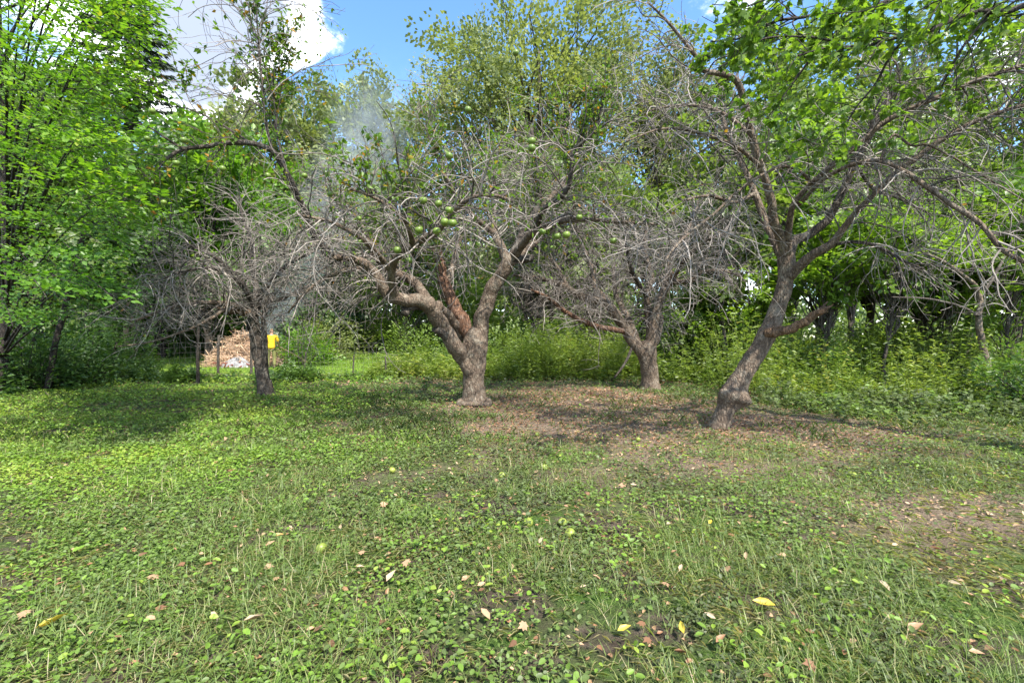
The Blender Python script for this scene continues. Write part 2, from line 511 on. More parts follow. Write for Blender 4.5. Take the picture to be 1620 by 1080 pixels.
def build_ground():
    xs = axis(-14, 14, 0.2, 160)
    ys = axis(0.4, 20, 0.2, 160)
    X, Y = np.meshgrid(xs, ys)
    Z = gz(X, Y)
    V = np.stack([X, Y, Z], -1).reshape(-1, 3)
    idx = np.arange(len(V)).reshape(X.shape)
    Q = np.stack([idx[:-1, :-1], idx[:-1, 1:], idx[1:, 1:], idx[1:, :-1]], -1).reshape(-1, 4)
    t = litter(X, Y)
    lawn = 1 / (1 + np.exp(-(Y - 17.0) / .4)) * (1 / (1 + np.exp((X + 0.5) / 1.0)))
    mb = MB()
    mb.add(V, [Q], (t * (1 - lawn) + 2.2 * lawn).ravel())
    o = mb.build('ground', ground_mat())
    o['kind'] = 'structure'
    tag(o, 'uneven earth of the old orchard under leaves and low plants', 'ground')


build_ground()


# ------------------------------------------------------------------ apple trees
def W4(pts):
    """(px, py, depth, radius px) traced in the photo's frame -> world x y z r"""
    return [(*P(a, b, c), d / FPX * c) for a, b, c, d in pts]


def fix_base(pts, x=None):
    p = [list(q) for q in pts]
    p[0][2] = -0.12
    return p


def make_trunk(root, pts, mat, n=56, k=30, rough=.07, burls=(), name='trunk', flare=1.0, freq=5.0):
    path = smooth_path(pts, n)
    z = path[:, 2]
    path[:, 3] *= 1 + flare * 0.35 * np.exp(-np.maximum(z, 0) / 0.12)
    mb = MB()
    limb_tube(mb, path, k, rough, freq, 3.3, burls)
    return mb.build(name, mat, root), path


def make_limb(root, pts, mat, name='branch', k=12, n=28, rough=.075, freq=9.0):
    path = smooth_path(pts, n)
    tt = np.linspace(0, 1, n)[:, None] * n
    ph = U(0, 6.3, (1, 3))
    w = (np.sin(tt * .55 + ph) + .6 * np.sin(tt * 1.1 + ph * 2.3)) * path[:, 3:4] * .09
    path[:, :3] += w - w[:1]
    mb = MB()
    limb_tube(mb, path, k, rough, freq, float(U(0, 50)))
    return mb.build(name, mat, root), path


def leafy_shoots(mb, PP, per, L, tints, tmpl=T_HEX, s0=0.15, ratio=.55, droop=.25):
    """alternate leaves along shoots PP (N,n,3)"""
    N, n, _ = PP.shape
    s = U(s0, 1.0, (N, per)) * (n - 1)
    i = np.clip(s.astype(int), 0, n - 2)
    f = (s - i)[..., None]
    r = np.arange(N)[:, None]
    C = (PP[r, i] * (1 - f) + PP[r, i + 1] * f).reshape(-1, 3)
    T = norm(PP[r, i + 1] - PP[r, i]).reshape(-1, 3)
    m = len(C)
    D = norm(0.55 * T + rng.normal(size=(m, 3)) * 0.75 + np.array([0, 0, -droop]))
    Nn = norm(np.array([0, 0, 1.0]) + rng.normal(size=(m, 3)) * 0.55)
    Ls = U(L[0], L[1], m)
    ti = rng.choice(tints, m) + U(-.12, .12, m)
    leaf_batch(mb, C + D * 0.015, D, Nn, Ls, Ls * ratio, tmpl, np.clip(ti, 0, 1))
    return C, D, Nn, Ls, ti


_leaf_mesh = {}


def leaf_parts(root, C, D, N, L, mat, tmpl, ratio, tints, name='leaf'):
    """single leaves as parts sharing a few meshes"""
    base = Vector(root.location)
    for i in range(len(C)):
        key = (mat.name, round(float(np.clip(tints[i], 0, .999)) * 8))
        if key not in _leaf_mesh:
            mb = MB()
            leaf_batch(mb, np.zeros((1, 3)), np.array([[1., 0, 0]]), np.array([[0, 0, 1.]]), 1.0, ratio, tmpl, key[1] / 8)
            _leaf_mesh[key] = mb.mesh('leaf', mat)
        o = bpy.data.objects.new(name, _leaf_mesh[key])
        COL.objects.link(o)
        o.parent = root
        d = Vector(D[i]).normalized()
        s = Vector(N[i]).cross(d).normalized()
        u = d.cross(s)
        M = Matrix((d, s, u)).transposed().to_4x4()
        o.matrix_local = Matrix.Translation(Vector(C[i]) - base) @ M @ Matrix.Scale(float(L[i]), 4)


def twiggery(root, limbs, n1, n2, n3, mat, l1=(.7, 1.9), l2=(.3, .95), l3=(.08, .32), grav=-.10, up1=.45, r1=.016, weights=None, zmin=1.2, tip=.0028, drift=None, name='twigs'):
    par = [resamp(p) for p in limbs]
    A, RA = grow(par, n1, l1, 12, (35, 80), grav, .13, .5, r1, .0045, .25, 1, up1, zmin, weights, drift=drift)
    B, RB = grow((A, RA), n2, l2, 6, (25, 80), grav * .5, .15, .7, .0052, tip, .1, 1, .12, zmin)
    mb = MB()
    tubes(mb, A, RA, 5, U(0, 1, n1))
    tubes(mb, B, RB, 3, U(0, 1, n2))
    if n3:
        pc = (B, RB)
        Cc, RC = grow(pc, n3, l3, 3, (30, 80), 0.02, .18, .8, .0045, tip * .85, .1, 1, .15, zmin)
        tubes(mb, Cc, RC, 3, U(0, 1, n3))
    else:
        Cc, RC = B[:1, :3], RB[:1, :3]
    mb.build(name, mat, root, stuff=True)
    return A, RA, B, RB, Cc, RC


APPLE_SPOTS = []     # twig points that can carry hanging apples


def center_tree():
    r0 = G(750, 641)
    root = thing('apple_tree', 'old apple tree with thick flared trunk and green apples in the middle of the clearing', 'tree', r0, 'gnarled apple trees')
    Y = 9.7
    tr, tp = make_trunk(root, fix_base(W4([(750, 650, Y, 20), (750, 632, Y, 18.6), (749, 600, Y, 17.6), (750, 572, Y, 19), (751, 548, Y, 21), (754, 530, Y, 17), (757, 518, Y + .05, 10)])), MAT['apple_bark'], rough=.075)
    ring = smooth_path([(*(r0 + np.array([0.30 * math.cos(a), 0.27 * math.sin(a), 0.045 + .02 * math.sin(3 * a)])), 0.075 + .015 * math.sin(2 * a + 1)) for a in np.linspace(0, 2 * math.pi, 15)], 44)
    mb = MB()
    limb_tube(mb, ring, 10, .22, 8.0, 2.0)
    mb.build('root_collar', MAT['apple_bark'], root)
    L = []

    def lim(pts, mat='apple_bark', name='branch', **k):
        o, p = make_limb(root, W4(pts), MAT[mat], name, **k)
        L.append(p)
        return p
    # the low thick limb going out to one side, its knee and risers
    lim([(748, 590, Y - .05, 13), (738, 572, Y - .1, 13), (724, 552, Y - .3, 13.5), (708, 527, Y - .5, 13), (694, 505, Y - .7, 13), (684, 487, Y - .9, 13.5), (676, 477, Y - 1.0, 12)], k=16, n=34)
    lim([(684, 487, Y - .9, 12), (664, 474, Y - 1.1, 11), (640, 473, Y - 1.3, 10.5), (620, 469, Y - 1.4, 10), (606, 450, Y - 1.5, 9), (592, 428, Y - 1.6, 7.5), (576, 413, Y - 1.7, 6.5), (552, 407, Y - 1.8, 5.5), (527, 405, Y - 2.0, 5), (505, 385, Y - 2.1, 4.5)], k=14, n=44)
    lim([(678, 480, Y - .9, 9), (668, 462, Y - .85, 8.5), (655, 446, Y - .8, 8), (640, 438, Y - .8, 7.5), (618, 428, Y - .9, 7), (600, 412, Y - 1.0, 6), (585, 385, Y - 1.1, 5), (572, 355, Y - 1.1, 4)])
    lim([(628, 475, Y - 1.3, 7.5), (620, 450, Y - 1.6, 7), (620, 425, Y - 1.9, 6.5), (632, 402, Y - 2.2, 6), (655, 386, Y - 2.6, 5.5), (683, 372, Y - 3.0, 5), (703, 352, Y - 3.4, 4.5), (722, 330, Y - 3.6, 4), (745, 313, Y - 3.8, 3.6), (782, 309, Y - 4.0, 3), (810, 318, Y - 4.1, 2.4)], k=12, n=48)
    lim([(736, 535, Y + .2, 10), (720, 515, Y + .1, 9.5), (704, 498, Y - .2, 9), (690, 484, Y - .6, 9)])
    # cut stubs
    lim([(711, 536, Y - .45, 7.5), (698, 524, Y - .65, 8), (690, 519, Y - .75, 8.2)], 'apple_bark_dark', 'stub', n=10)
    lim([(682, 489, Y - .9, 7), (662, 483, Y - 1.0, 6.5), (648, 486, Y - 1.15, 6.5), (640, 497, Y - 1.25, 6.8)], 'apple_bark_dark', 'stub', n=14)
    # dead red-brown middle limb
    lim([(745, 540, Y + .1, 12), (733, 513, Y + .15, 12), (721, 490, Y + .2, 10.5), (709, 465, Y + .25, 9.5), (700, 440, Y + .3, 9), (694, 415, Y + .3, 9), (690, 392, Y + .35, 7.5), (688, 376, Y + .35, 3)], 'dead_wood', k=16, n=36, rough=.24, freq=10.0)
    # right limb
    lim([(756, 545, Y, 15), (763, 510, Y, 13), (769, 485, Y, 12.5), (778, 462, Y - .05, 12), (790, 440, Y - .1, 11.5), (803, 420, Y - .2, 11.5), (812, 408, Y - .2, 10)], k=16, n=34)
    lim([(803, 418, Y - .2, 9), (793, 395, Y - .2, 7.5), (783, 372, Y - .1, 6.5), (779, 350, Y, 5.5), (785, 320, Y + .2, 4.5), (780, 285, Y + .3, 3.5), (776, 250, Y + .4, 2.6)])
    lim([(810, 410, Y - .2, 8.5), (824, 390, Y - .5, 7), (840, 372, Y - .8, 6.3), (862, 358, Y - 1.2, 5.5), (890, 350, Y - 1.6, 4.6), (925, 348, Y - 2.0, 3.8), (985, 352, Y - 2.5, 3.0), (1040, 356, Y - 2.8, 2.2)], k=12, n=34)
    lim([(810, 411, Y - .2, 7.5), (826, 409, Y - .35, 7), (841, 409, Y - .5, 6.5)], 'apple_bark_dark', 'stub', n=10)
    lim([(806, 415, Y - .1, 8), (822, 380, Y + .3, 6.5), (842, 345, Y + .6, 5.8), (853, 310, Y + .8, 5.6), (850, 275, Y + .8, 5.2), (845, 240, Y + .9, 4.2), (842, 205, Y + 1.0, 2.5)], 'apple_bark_dark')
    lim([(838, 350, Y + .6, 5), (870, 315, Y + .9, 4), (895, 285, Y + 1.3, 3.2), (902, 250, Y + 1.4, 2.6), (925, 225, Y + 1.4, 2.0), (960, 205, Y + 1.3, 1.5)], 'apple_bark')
    lim([(845, 370, Y - .8, 5), (862, 330, Y - 1.6, 4), (897, 300, Y - 2.0, 3.6), (905, 255, Y - 2.2, 3.2), (907, 238, Y - 2.2, 2.8), (937, 212, Y - 2.3, 2.2), (958, 150, Y - 2.4, 1.4)], 'apple_bark_dark')
    # far arching bough on the lawn side with its upright leafy leader
    bough = lim([(527, 405, Y - 2.0, 5.2), (500, 378, Y - 2.2, 5.2), (487, 346, Y - 2.5, 5.2), (470, 305, Y - 2.8, 5), (448, 262, Y - 3.1, 4.6), (430, 238, Y - 3.3, 4.6), (408, 229, Y - 3.4, 4.3), (372, 227, Y - 3.5, 3.9), (330, 232, Y - 3.6, 3.5), (290, 238, Y - 3.7, 3.0), (262, 256, Y - 3.8, 2.4), (236, 290, Y - 3.9, 1.6), (222, 322, Y - 3.9, 1.0)], 'apple_bark_dark', k=10, n=54)
    lim([(292, 238, Y - 3.7, 2.2), (262, 218, Y - 3.8, 1.8), (232, 200, Y - 3.8, 1.3), (200, 196, Y - 3.8, .9)], 'apple_bark_dark', k=7)
    lim([(395, 226, Y - 3.4, 2.2), (350, 198, Y - 3.5, 1.9), (320, 182, Y - 3.6, 1.5), (285, 172, Y - 3.6, 1.1), (240, 178, Y - 3.6, .8)], 'apple_bark_dark', k=7)
    lead = lim([(432, 240, Y - 3.3, 2.4), (424, 200, Y - 3.35, 2.2), (418, 140, Y - 3.4, 1.8), (412, 70, Y - 3.4, 1.4), (409, 0, Y - 3.4, 1.0), (408, -50, Y - 3.4, .7)], 'apple_bark_dark', k=7)
    lead2 = lim([(455, 275, Y - 3.1, 2.0), (440, 215, Y - 3.0, 1.7), (432, 150, Y - 2.9, 1.2), (440, 110, Y - 2.9, .8)], 'apple_bark_dark', k=7)
    # more structural boughs hidden in the twig mass, spread round the tree
    for q in ([(640, 440, Y - .8, 6), (600, 390, Y - .2, 4.5), (560, 340, Y + .3, 3.4), (520, 310, Y + .6, 2.4)],
              [(655, 386, Y - 2.6, 4.5), (640, 350, Y - 3.2, 3.6), (600, 318, Y - 3.7, 2.8), (555, 300, Y - 4.0, 2)],
              [(702, 470, Y + .25, 6), (720, 410, Y + 1.0, 5), (735, 350, Y + 1.4, 3.8), (740, 300, Y + 1.6, 2.4)],
              [(783, 372, Y - .1, 5), (745, 340, Y - .8, 4), (715, 300, Y - 1.2, 3), (690, 250, Y - 1.5, 2), (672, 200, Y - 1.6, 1.2)],
              [(620, 430, Y - 1.8, 5), (575, 380, Y - 2.6, 4), (520, 350, Y - 3.0, 3), (470, 340, Y - 3.2, 2)],
              [(800, 425, Y - .1, 7), (835, 395, Y + .8, 5), (880, 360, Y + 1.6, 4), (930, 330, Y + 2.0, 3)],
              [(592, 428, Y - 1.6, 5), (560, 425, Y - 1.3, 4), (515, 440, Y - 1.0, 3.2), (480, 465, Y - 1.0, 2.4), (455, 495, Y - 1.0, 1.4)]):
        lim(q, 'apple_bark', k=9, n=22)
    small = [p for p in L if p[:, 3].max() < .2 and p[-1, 3] < .075]
    bare = [p for p in small if p[:, 0].min() > -3.6 or p[:, 1].min() > 6.9]
    A, RA, B, RB, C3, RC3 = twiggery(root, bare, 440, 3200, 2600, MAT['twig'], l1=(.9, 2.3), l2=(.35, 1.0), grav=-.12, up1=.45)
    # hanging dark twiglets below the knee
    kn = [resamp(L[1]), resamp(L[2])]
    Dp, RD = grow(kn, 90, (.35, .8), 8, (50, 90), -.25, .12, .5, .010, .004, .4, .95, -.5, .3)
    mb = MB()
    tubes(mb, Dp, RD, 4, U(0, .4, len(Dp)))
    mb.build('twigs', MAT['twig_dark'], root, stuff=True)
    # leafy upright shoots
    upl = [resamp(p) for p in small if p[-1, 2] > 3.2]
    S, RS = grow(upl, 230, (.6, 1.5), 9, (20, 60), .10, .07, .5, .009, .0045, .3, 1.0, .9, 1)
    S2, RS2 = grow((S, RS), 420, (.2, .5), 6, (30, 60), .06, .08, .7, .006, .0035, .2, .95, .4, 1)
    ld = [resamp(lead), resamp(lead2)]
    S3, RS3 = grow(ld, 46, (.18, .45), 6, (35, 70), .05, .08, .6, .004, .0022, .1, .98, .25, 1)
    bp = [resamp(bough)]
    S4, RS4 = grow(bp, 90, (.3, 1.0), 8, (40, 80), -.06, .1, .5, .006, .0025, .45, 1, .1, 1)
    tw = MB()
    for a, b in ((S, RS), (S2, RS2), (S3, RS3), (S4, RS4)):
        tubes(tw, a, b, 4, U(0, .6, len(a)))
    tw.build('twigs', MAT['twig_dark'], root, stuff=True)
    lm = MB()
    tn = [.2, .4, .5, .6, .65, .7, .75, .75, .6, .92]
    for SS, per in ((S, 17), (S2, 14), (B[rng.permutation(np.where(B[:, 0, 2] > 3.0)[0])[:1100]], 4), (S4, 7)):
        leafy_shoots(lm, SS, per, (.055, .095), tn, T_RH)
    X = leafy_shoots(lm, S3, 6, (.05, .085), [.05, .1, .2, .3, .15])
    lm.build('leaves', MAT['leaf_apple'], root, stuff=True)
    # the leaves nearest the eye, each its own part
    near = np.concatenate([S[S[:, 0, 1] < 7.6], S2[S2[:, 0, 1] < 7.6][:, [0, 1, 2, 3, 4, 5, 5, 5, 5]]])
    m2 = MB()
    C, D, N, Ls, ti = leafy_shoots(m2, near, 3, (.07, .11), tn)
    k = np.argsort(C[:, 1])[:240]
    leaf_parts(root, C[k], D[k], N[k], Ls[k], MAT['leaf_apple'], T_OVAL, .55, ti[k])
    APPLE_SPOTS.append((B, C3))


def left_tree():
    r0 = G(421, 627)
    Y = r0[1]
    root = thing('apple_tree', 'slim leaning apple tree with bare grey twigs in front of the wire fence', 'tree', r0, 'gnarled apple trees')
    make_trunk(root, fix_base(W4([(422, 632, Y, 11), (419, 615, Y, 10.5), (413, 580, Y, 10), (406, 545, Y, 9.5), (402, 515, Y, 8.5), (400, 495, Y, 8), (402, 482, Y, 5)])), MAT['apple_bark_dark'], k=20, rough=.09)
    L = []

    def lim(pts, mat='apple_bark_dark', name='branch', **k):
        o, p = make_limb(root, W4(pts), MAT[mat], name, k=10, **k)
        if name == 'branch':
            L.append(p)
        return p
    lim([(419, 590, Y, 5), (419, 565, Y - .02, 4.5), (418, 530, Y - .05, 4), (417, 505, Y, 3.8), (420, 480, Y, 3.2), (428, 450, Y + .3, 2.4), (440, 415, Y + .5, 1.6)])
    lim([(428, 628, Y - .05, 4), (428, 612, Y - .05, 4), (427, 600, Y - .05, 3.5)], name='snag', n=8)
    lim([(396, 508, Y, 4), (393, 516, Y - .1, 3.2), (391, 522, Y - .1, 2.6)], name='stub', n=8)
    lim([(403, 500, Y, 6), (385, 489, Y - .4, 5), (362, 481, Y - .8, 4.2), (335, 478, Y - 1.1, 3.6), (300, 480, Y - 1.4, 3.2), (255, 491, Y - 1.8, 2.8), (212, 507, Y - 2.1, 2.2)], 'apple_bark')
    lim([(402, 498, Y, 6), (398, 475, Y - .3, 5), (385, 450, Y - .6, 4.2), (362, 425, Y - .9, 3.4), (330, 400, Y - 1.2, 2.8), (290, 385, Y - 1.5, 2)])
    lim([(402, 498, Y, 6), (412, 470, Y - .2, 5), (432, 440, Y - .5, 4.2), (462, 415, Y - .8, 3.4), (500, 395, Y - 1.1, 2.6), (540, 380, Y - 1.3, 1.8)])
    lim([(402, 490, Y, 5.5), (406, 455, Y + .2, 4.5), (398, 420, Y + .4, 3.8), (400, 385, Y + .6, 3), (385, 345, Y + .8, 2.2), (380, 310, Y + .9, 1.4)])
    lim([(403, 492, Y, 5), (425, 478, Y + .4, 4), (455, 468, Y + .8, 3), (490, 450, Y + 1.2, 2)])
    lim([(398, 470, Y - .3, 4), (370, 440, Y - 1.2, 3.2), (335, 425, Y - 2.0, 2.6), (290, 430, Y - 2.7, 2), (240, 450, Y - 3.2, 1.3)])
    lim([(362, 481, Y - .8, 3), (340, 500, Y - 1.6, 2.4), (300, 520, Y - 2.3, 2), (240, 540, Y - 2.9, 1.6), (185, 548, Y - 3.3, 1.0)], 'apple_bark')
    A, RA, B, RB, C3, RC3 = twiggery(root, L[:-1], 240, 1700, 1500, MAT['twig'], l1=(.8, 2.3), l2=(.35, 1.0), grav=-.10, up1=.4, zmin=1.9)
    lm = MB()
    leafy_shoots(lm, B[rng.choice(len(B), 60)], 2, (.05, .08), [.3, .5, .6, .92])
    lm.build('leaves', MAT['leaf_apple'], root, stuff=True)
    # splintered reddish break in the fork
    o, p = make_limb(root, W4([(395, 497, Y - .3, 5), (375, 492, Y - .5, 5.5), (358, 494, Y - .7, 3.5), (345, 487, Y - .8, 1.5)]), MAT['raw_wood'], 'broken_bough', k=9, n=14, rough=.3, freq=12)
    APPLE_SPOTS.append((B, C3))


def rear_tree():
    r0 = G(1030, 616)
    Y = r0[1]
    root = thing('apple_tree', 'pale trunked apple tree with a wide bare crown beside the sunny weeds', 'tree', r0, 'gnarled apple trees')
    make_trunk(root, fix_base(W4([(1030, 622, Y, 15), (1029, 605, Y, 14), (1027, 580, Y, 13.5), (1024, 560, Y, 15), (1023, 548, Y, 13), (1023, 538, Y, 8)])), MAT['apple_bark'], k=24, rough=.08)
    L = []

    def lim(pts, mat='apple_bark', name='branch', **k):
        o, p = make_limb(root, W4(pts), MAT[mat], name, k=11, **k)
        if name == 'branch':
            L.append(p)
        return p
    lim([(1022, 566, Y, 10), (1010, 552, Y, 9.5), (996, 532, Y, 9), (984, 512, Y, 8.5), (972, 496, Y - .1, 8), (958, 480, Y - .2, 7.5), (940, 475, Y - .3, 6.5), (918, 470, Y - .5, 6), (900, 458, Y - .7, 5), (878, 448, Y - .9, 4), (845, 440, Y - 1.1, 3), (812, 437, Y - 1.3, 2)], n=44)
    lim([(968, 492, Y, 6.5), (955, 470, Y + .2, 6), (942, 455, Y + .4, 5), (938, 430, Y + .5, 4.2), (930, 408, Y + .6, 3.5), (915, 370, Y + .8, 2.5), (905, 330, Y + 1, 1.6)])
    lim([(990, 524, Y, 5), (968, 520, Y - .3, 4.5), (940, 514, Y - .6, 4.2), (912, 503, Y - .9, 3.8), (888, 488, Y - 1.2, 3.3), (866, 470, Y - 1.4, 2.8), (840, 458, Y - 1.6, 1.8)], 'dead_wood')
    lim([(1010, 552, Y, 7), (1004, 525, Y + .4, 6), (990, 495, Y + .7, 5), (975, 465, Y + 1, 4), (970, 420, Y + 1.3, 3)])
    lim([(1028, 560, Y, 10), (1034, 535, Y, 9.5), (1036, 510, Y, 8.5), (1041, 487, Y, 8), (1052, 462, Y, 6.5), (1063, 447, Y - .1, 5), (1080, 446, Y - .3, 4), (1098, 443, Y - .5, 3.6), (1110, 432, Y - .6, 3), (1136, 428, Y - .8, 2.6), (1175, 438, Y - 1.0, 1.6)], n=40)
    lim([(1029, 555, Y + .1, 7), (1028, 525, Y + .2, 6.5), (1025, 495, Y + .3, 6), (1023, 470, Y + .3, 5), (1030, 440, Y + .3, 4.5), (1020, 400, Y + .4, 3.4), (1024, 350, Y + .5, 2.4)])
    lim([(1040, 488, Y, 6), (1046, 465, Y + .2, 5), (1058, 435, Y + .5, 4.5), (1062, 400, Y + .8, 3.5), (1090, 360, Y + 1, 2.5), (1105, 320, Y + 1.1, 1.6)])
    lim([(1057, 456, Y, 5), (1060, 440, Y - .05, 4.5), (1062, 430, Y - .1, 3.5)], 'raw_wood', 'stub', n=8)
    lim([(1037, 545, Y, 5), (1044, 520, Y + .1, 4.5), (1048, 500, Y + .2, 3)], name='stub', n=8)
    lim([(1024, 470, Y + .3, 4), (1000, 430, Y - .6, 3.5), (990, 390, Y - 1.2, 2.6), (985, 345, Y - 1.6, 1.6)], 'apple_bark_dark')
    lim([(1060, 450, Y, 4), (1085, 410, Y - .8, 3.2), (1120, 380, Y - 1.4, 2.4), (1150, 370, Y - 1.8, 1.5)])
    lim([(900, 458, Y - .7, 3.5), (880, 420, Y - .6, 3), (850, 390, Y - .4, 2.4), (835, 360, Y - .2, 1.5)])
    twiggery(root, L, 380, 2400, 2400, MAT['twig'], l1=(.8, 2.2), l2=(.35, 1.0), grav=-.09, up1=.55, tip=.0036)
    S, RS = grow([resamp(p) for p in L], 60, (.8, 1.8), 9, (20, 60), .08, .07, .5, .008, .0035, .4, 1.0, .9, 1)
    mb = MB()
    tubes(mb, S, RS, 4, .3)
    mb.build('twigs', MAT['twig'], root, stuff=True)
    # dead prop leaning from the trunk to the weeds
    o, p = make_limb(root, W4([(1002, 540, Y, 3), (996, 560, Y - .1, 2.4), (985, 580, Y - .2, 2), (972, 598, Y - .2, 1.4)]), MAT['apple_bark_dark'], 'branch', k=7, n=14)


def leaning_tree():
    r0 = G(1140, 677)
    Y = r0[1]
    root = thing('apple_tree', 'leaning apple tree with a burl near its foot and a broken stub limb', 'tree', r0, 'gnarled apple trees')
    bl = [(*P(1148, 624, Y - .12), .13, .7), (*P(1174, 632, Y - .1), .12, .75), (*P(1160, 622, Y + .1), .2, .3), (*P(1165, 640, Y - .15), .06, -.35), (*P(1214, 530, Y - .1), .12, .25)]
    make_trunk(root, fix_base(W4([(1135, 684, Y, 15), (1141, 668, Y, 14.5), (1150, 646, Y, 14.5), (1160, 624, Y, 17), (1172, 600, Y, 15), (1190, 570, Y, 14.5), (1206, 543, Y, 14.5), (1219, 517, Y, 13.5), (1231, 485, Y, 12.5), (1240, 455, Y, 12), (1243, 430, Y, 12), (1243, 408, Y, 13), (1243, 392, Y, 9)])), MAT['apple_bark'], n=84, k=30, burls=bl, flare=.5, rough=.085)
    L = []

    def lim(pts, mat='apple_bark_dark', name='branch', **k):
        o, p = make_limb(root, W4(pts), MAT[mat], name, **k)
        if name == 'branch':
            L.append(p)
        return p
    lim([(1212, 527, Y - .1, 7.5), (1226, 524, Y - .2, 8), (1246, 521, Y - .3, 7.5), (1266, 512, Y - .4, 7), (1284, 500, Y - .5, 6.5), (1300, 490, Y - .6, 5), (1313, 484, Y - .65, 1.6)], 'raw_wood', 'broken_stub', k=18, n=46, rough=.22, freq=17)
    for q in ([(1296, 492, Y - .58, 3), (1308, 488, Y - .62, 2), (1318, 481, Y - .66, .6)], [(1296, 490, Y - .56, 2.5), (1304, 482, Y - .6, 1.6), (1309, 476, Y - .6, .5)], [(1292, 496, Y - .6, 2), (1303, 495, Y - .66, 1.2), (1311, 493, Y - .7, .4)]):
        lim(q, 'raw_wood', 'splinter', k=6, n=8)
    lim([(1241, 410, Y, 9), (1237, 385, Y - .1, 8.5), (1224, 350, Y - .3, 7), (1217, 315, Y - .4, 6.5), (1203, 265, Y - .5, 6), (1186, 215, Y - .6, 5.6), (1178, 170, Y - .7, 5.3), (1165, 134, Y - .8, 5), (1142, 121, Y - .9, 4.6), (1112, 114, Y - 1.0, 4.2), (1098, 92, Y - 1.1, 3.4), (1080, 70, Y - 1.1, 2.8), (1056, 40, Y - 1.2, 2.2), (1022, 8, Y - 1.2, 1.5)], 'apple_bark', n=60)
    lim([(1238, 408, Y + .05, 8), (1222, 375, Y + .2, 6.5), (1207, 345, Y + .4, 6), (1193, 307, Y + .5, 5.2), (1178, 270, Y + .6, 4.6), (1162, 238, Y + .7, 4), (1146, 205, Y + .7, 3.2), (1139, 180, Y + .8, 2.4), (1110, 165, Y + .8, 1.6)], 'apple_bark')
    lim([(1245, 410, Y, 9), (1256, 385, Y + .1, 8), (1280, 370, Y + .1, 7), (1310, 348, Y, 6.5), (1331, 305, Y - .1, 6.2), (1350, 262, Y - .2, 6), (1369, 224, Y - .3, 6), (1384, 195, Y - .35, 5.8), (1402, 160, Y - .4, 5.2), (1416, 138, Y - .45, 4.6), (1426, 122, Y - .5, 2.5)], n=50)
    lim([(1422, 132, Y - .5, 2.4), (1414, 104, Y - .5, 1.6), (1400, 88, Y - .55, .9)], 'apple_bark', k=7, n=12)
    lim([(1247, 440, Y - .05, 8), (1266, 420, Y - .2, 8), (1290, 400, Y - .4, 7.2), (1312, 388, Y - .5, 6.6), (1330, 368, Y - .6, 5.6), (1350, 340, Y - .7, 5), (1373, 316, Y - .8, 5), (1412, 278, Y - .9, 4.8), (1443, 254, Y - 1.0, 4.5), (1482, 226, Y - 1.1, 4.2), (1545, 191, Y - 1.3, 3.8), (1625, 166, Y - 1.5, 3), (1720, 150, Y - 1.7, 2)], 'apple_bark', n=60)
    lim([(1244, 405, Y - .05, 7), (1247, 350, Y - .3, 5), (1256, 320, Y - .5, 4.6), (1285, 287, Y - .7, 4.6), (1315, 262, Y - .9, 4.6), (1365, 221, Y - 1.1, 4.4), (1388, 200, Y - 1.2, 4.4), (1440, 172, Y - 1.4, 4.2), (1482, 154, Y - 1.5, 4), (1545, 128, Y - 1.7, 3.6), (1625, 102, Y - 1.9, 3), (1700, 80, Y - 2.1, 2)], 'apple_bark', n=60)
    lim([(1262, 325, Y - .5, 3.4), (1300, 285, Y - .9, 3.4), (1345, 262, Y - 1.2, 3.4), (1390, 258, Y - 1.5, 3.6), (1427, 272, Y - 1.7, 3.6), (1458, 293, Y - 1.9, 3.8), (1498, 321, Y - 2.1, 3.8), (1547, 354, Y - 2.3, 3.8), (1582, 394, Y - 2.4, 3.8), (1625, 418, Y - 2.5, 3.4), (1700, 450, Y - 2.6, 2)], 'apple_bark', k=10, n=54)
    lim([(1318, 386, Y - .5, 3), (1353, 383, Y - .8, 2.8), (1390, 391, Y - 1.1, 2.6), (1428, 412, Y - 1.3, 2.2), (1462, 426, Y - 1.5, 1.4)], 'apple_bark_dark', k=8)
    lim([(1282, 292, Y - .7, 3), (1268, 275, Y - .8, 2.6), (1240, 264, Y - 1.0, 2.5), (1205, 277, Y - 1.2, 2.4), (1163, 306, Y - 1.5, 2.3), (1127, 340, Y - 1.7, 2.2), (1091, 368, Y - 1.9, 2), (1060, 400, Y - 2.1, 1.7), (1040, 436, Y - 2.2, 1.2)], 'apple_bark', k=8, n=44)
    lim([(1390, 258, Y - 1.5, 2.6), (1400, 230, Y - 1.5, 2.4), (1412, 215, Y - 1.5, 2.2), (1440, 232, Y - 1.6, 2), (1460, 230, Y - 1.7, 1.8), (1500, 248, Y - 1.8, 1.6), (1570, 290, Y - 2.0, 1.4), (1630, 325, Y - 2.2, 1)], 'apple_bark', k=7, n=40)
    lim([(1193, 307, Y + .5, 3.5), (1160, 320, Y + .2, 3), (1120, 310, Y - .1, 2.4), (1080, 318, Y - .4, 1.8)], 'apple_bark', k=8)
    lim([(1203, 265, Y - .5, 3.5), (1165, 235, Y - .9, 3), (1115, 215, Y - 1.2, 2.4), (1050, 205, Y - 1.5, 1.8), (990, 225, Y - 1.7, 1.2)], 'apple_bark', k=8)
    lim([(1186, 215, Y - .6, 3), (1140, 180, Y - .2, 2.8), (1080, 168, Y + .1, 2.2), (1020, 178, Y + .3, 1.4)], 'apple_bark', k=8)
    lim([(1350, 262, Y - .2, 3), (1380, 300, Y + .4, 2.6), (1420, 315, Y + .8, 2), (1470, 340, Y + 1.2, 1.2)], 'apple_bark_dark', k=8)
    w = np.array([np.linalg.norm(np.diff(p[:, :3], axis=0), axis=1).sum() for p in L])
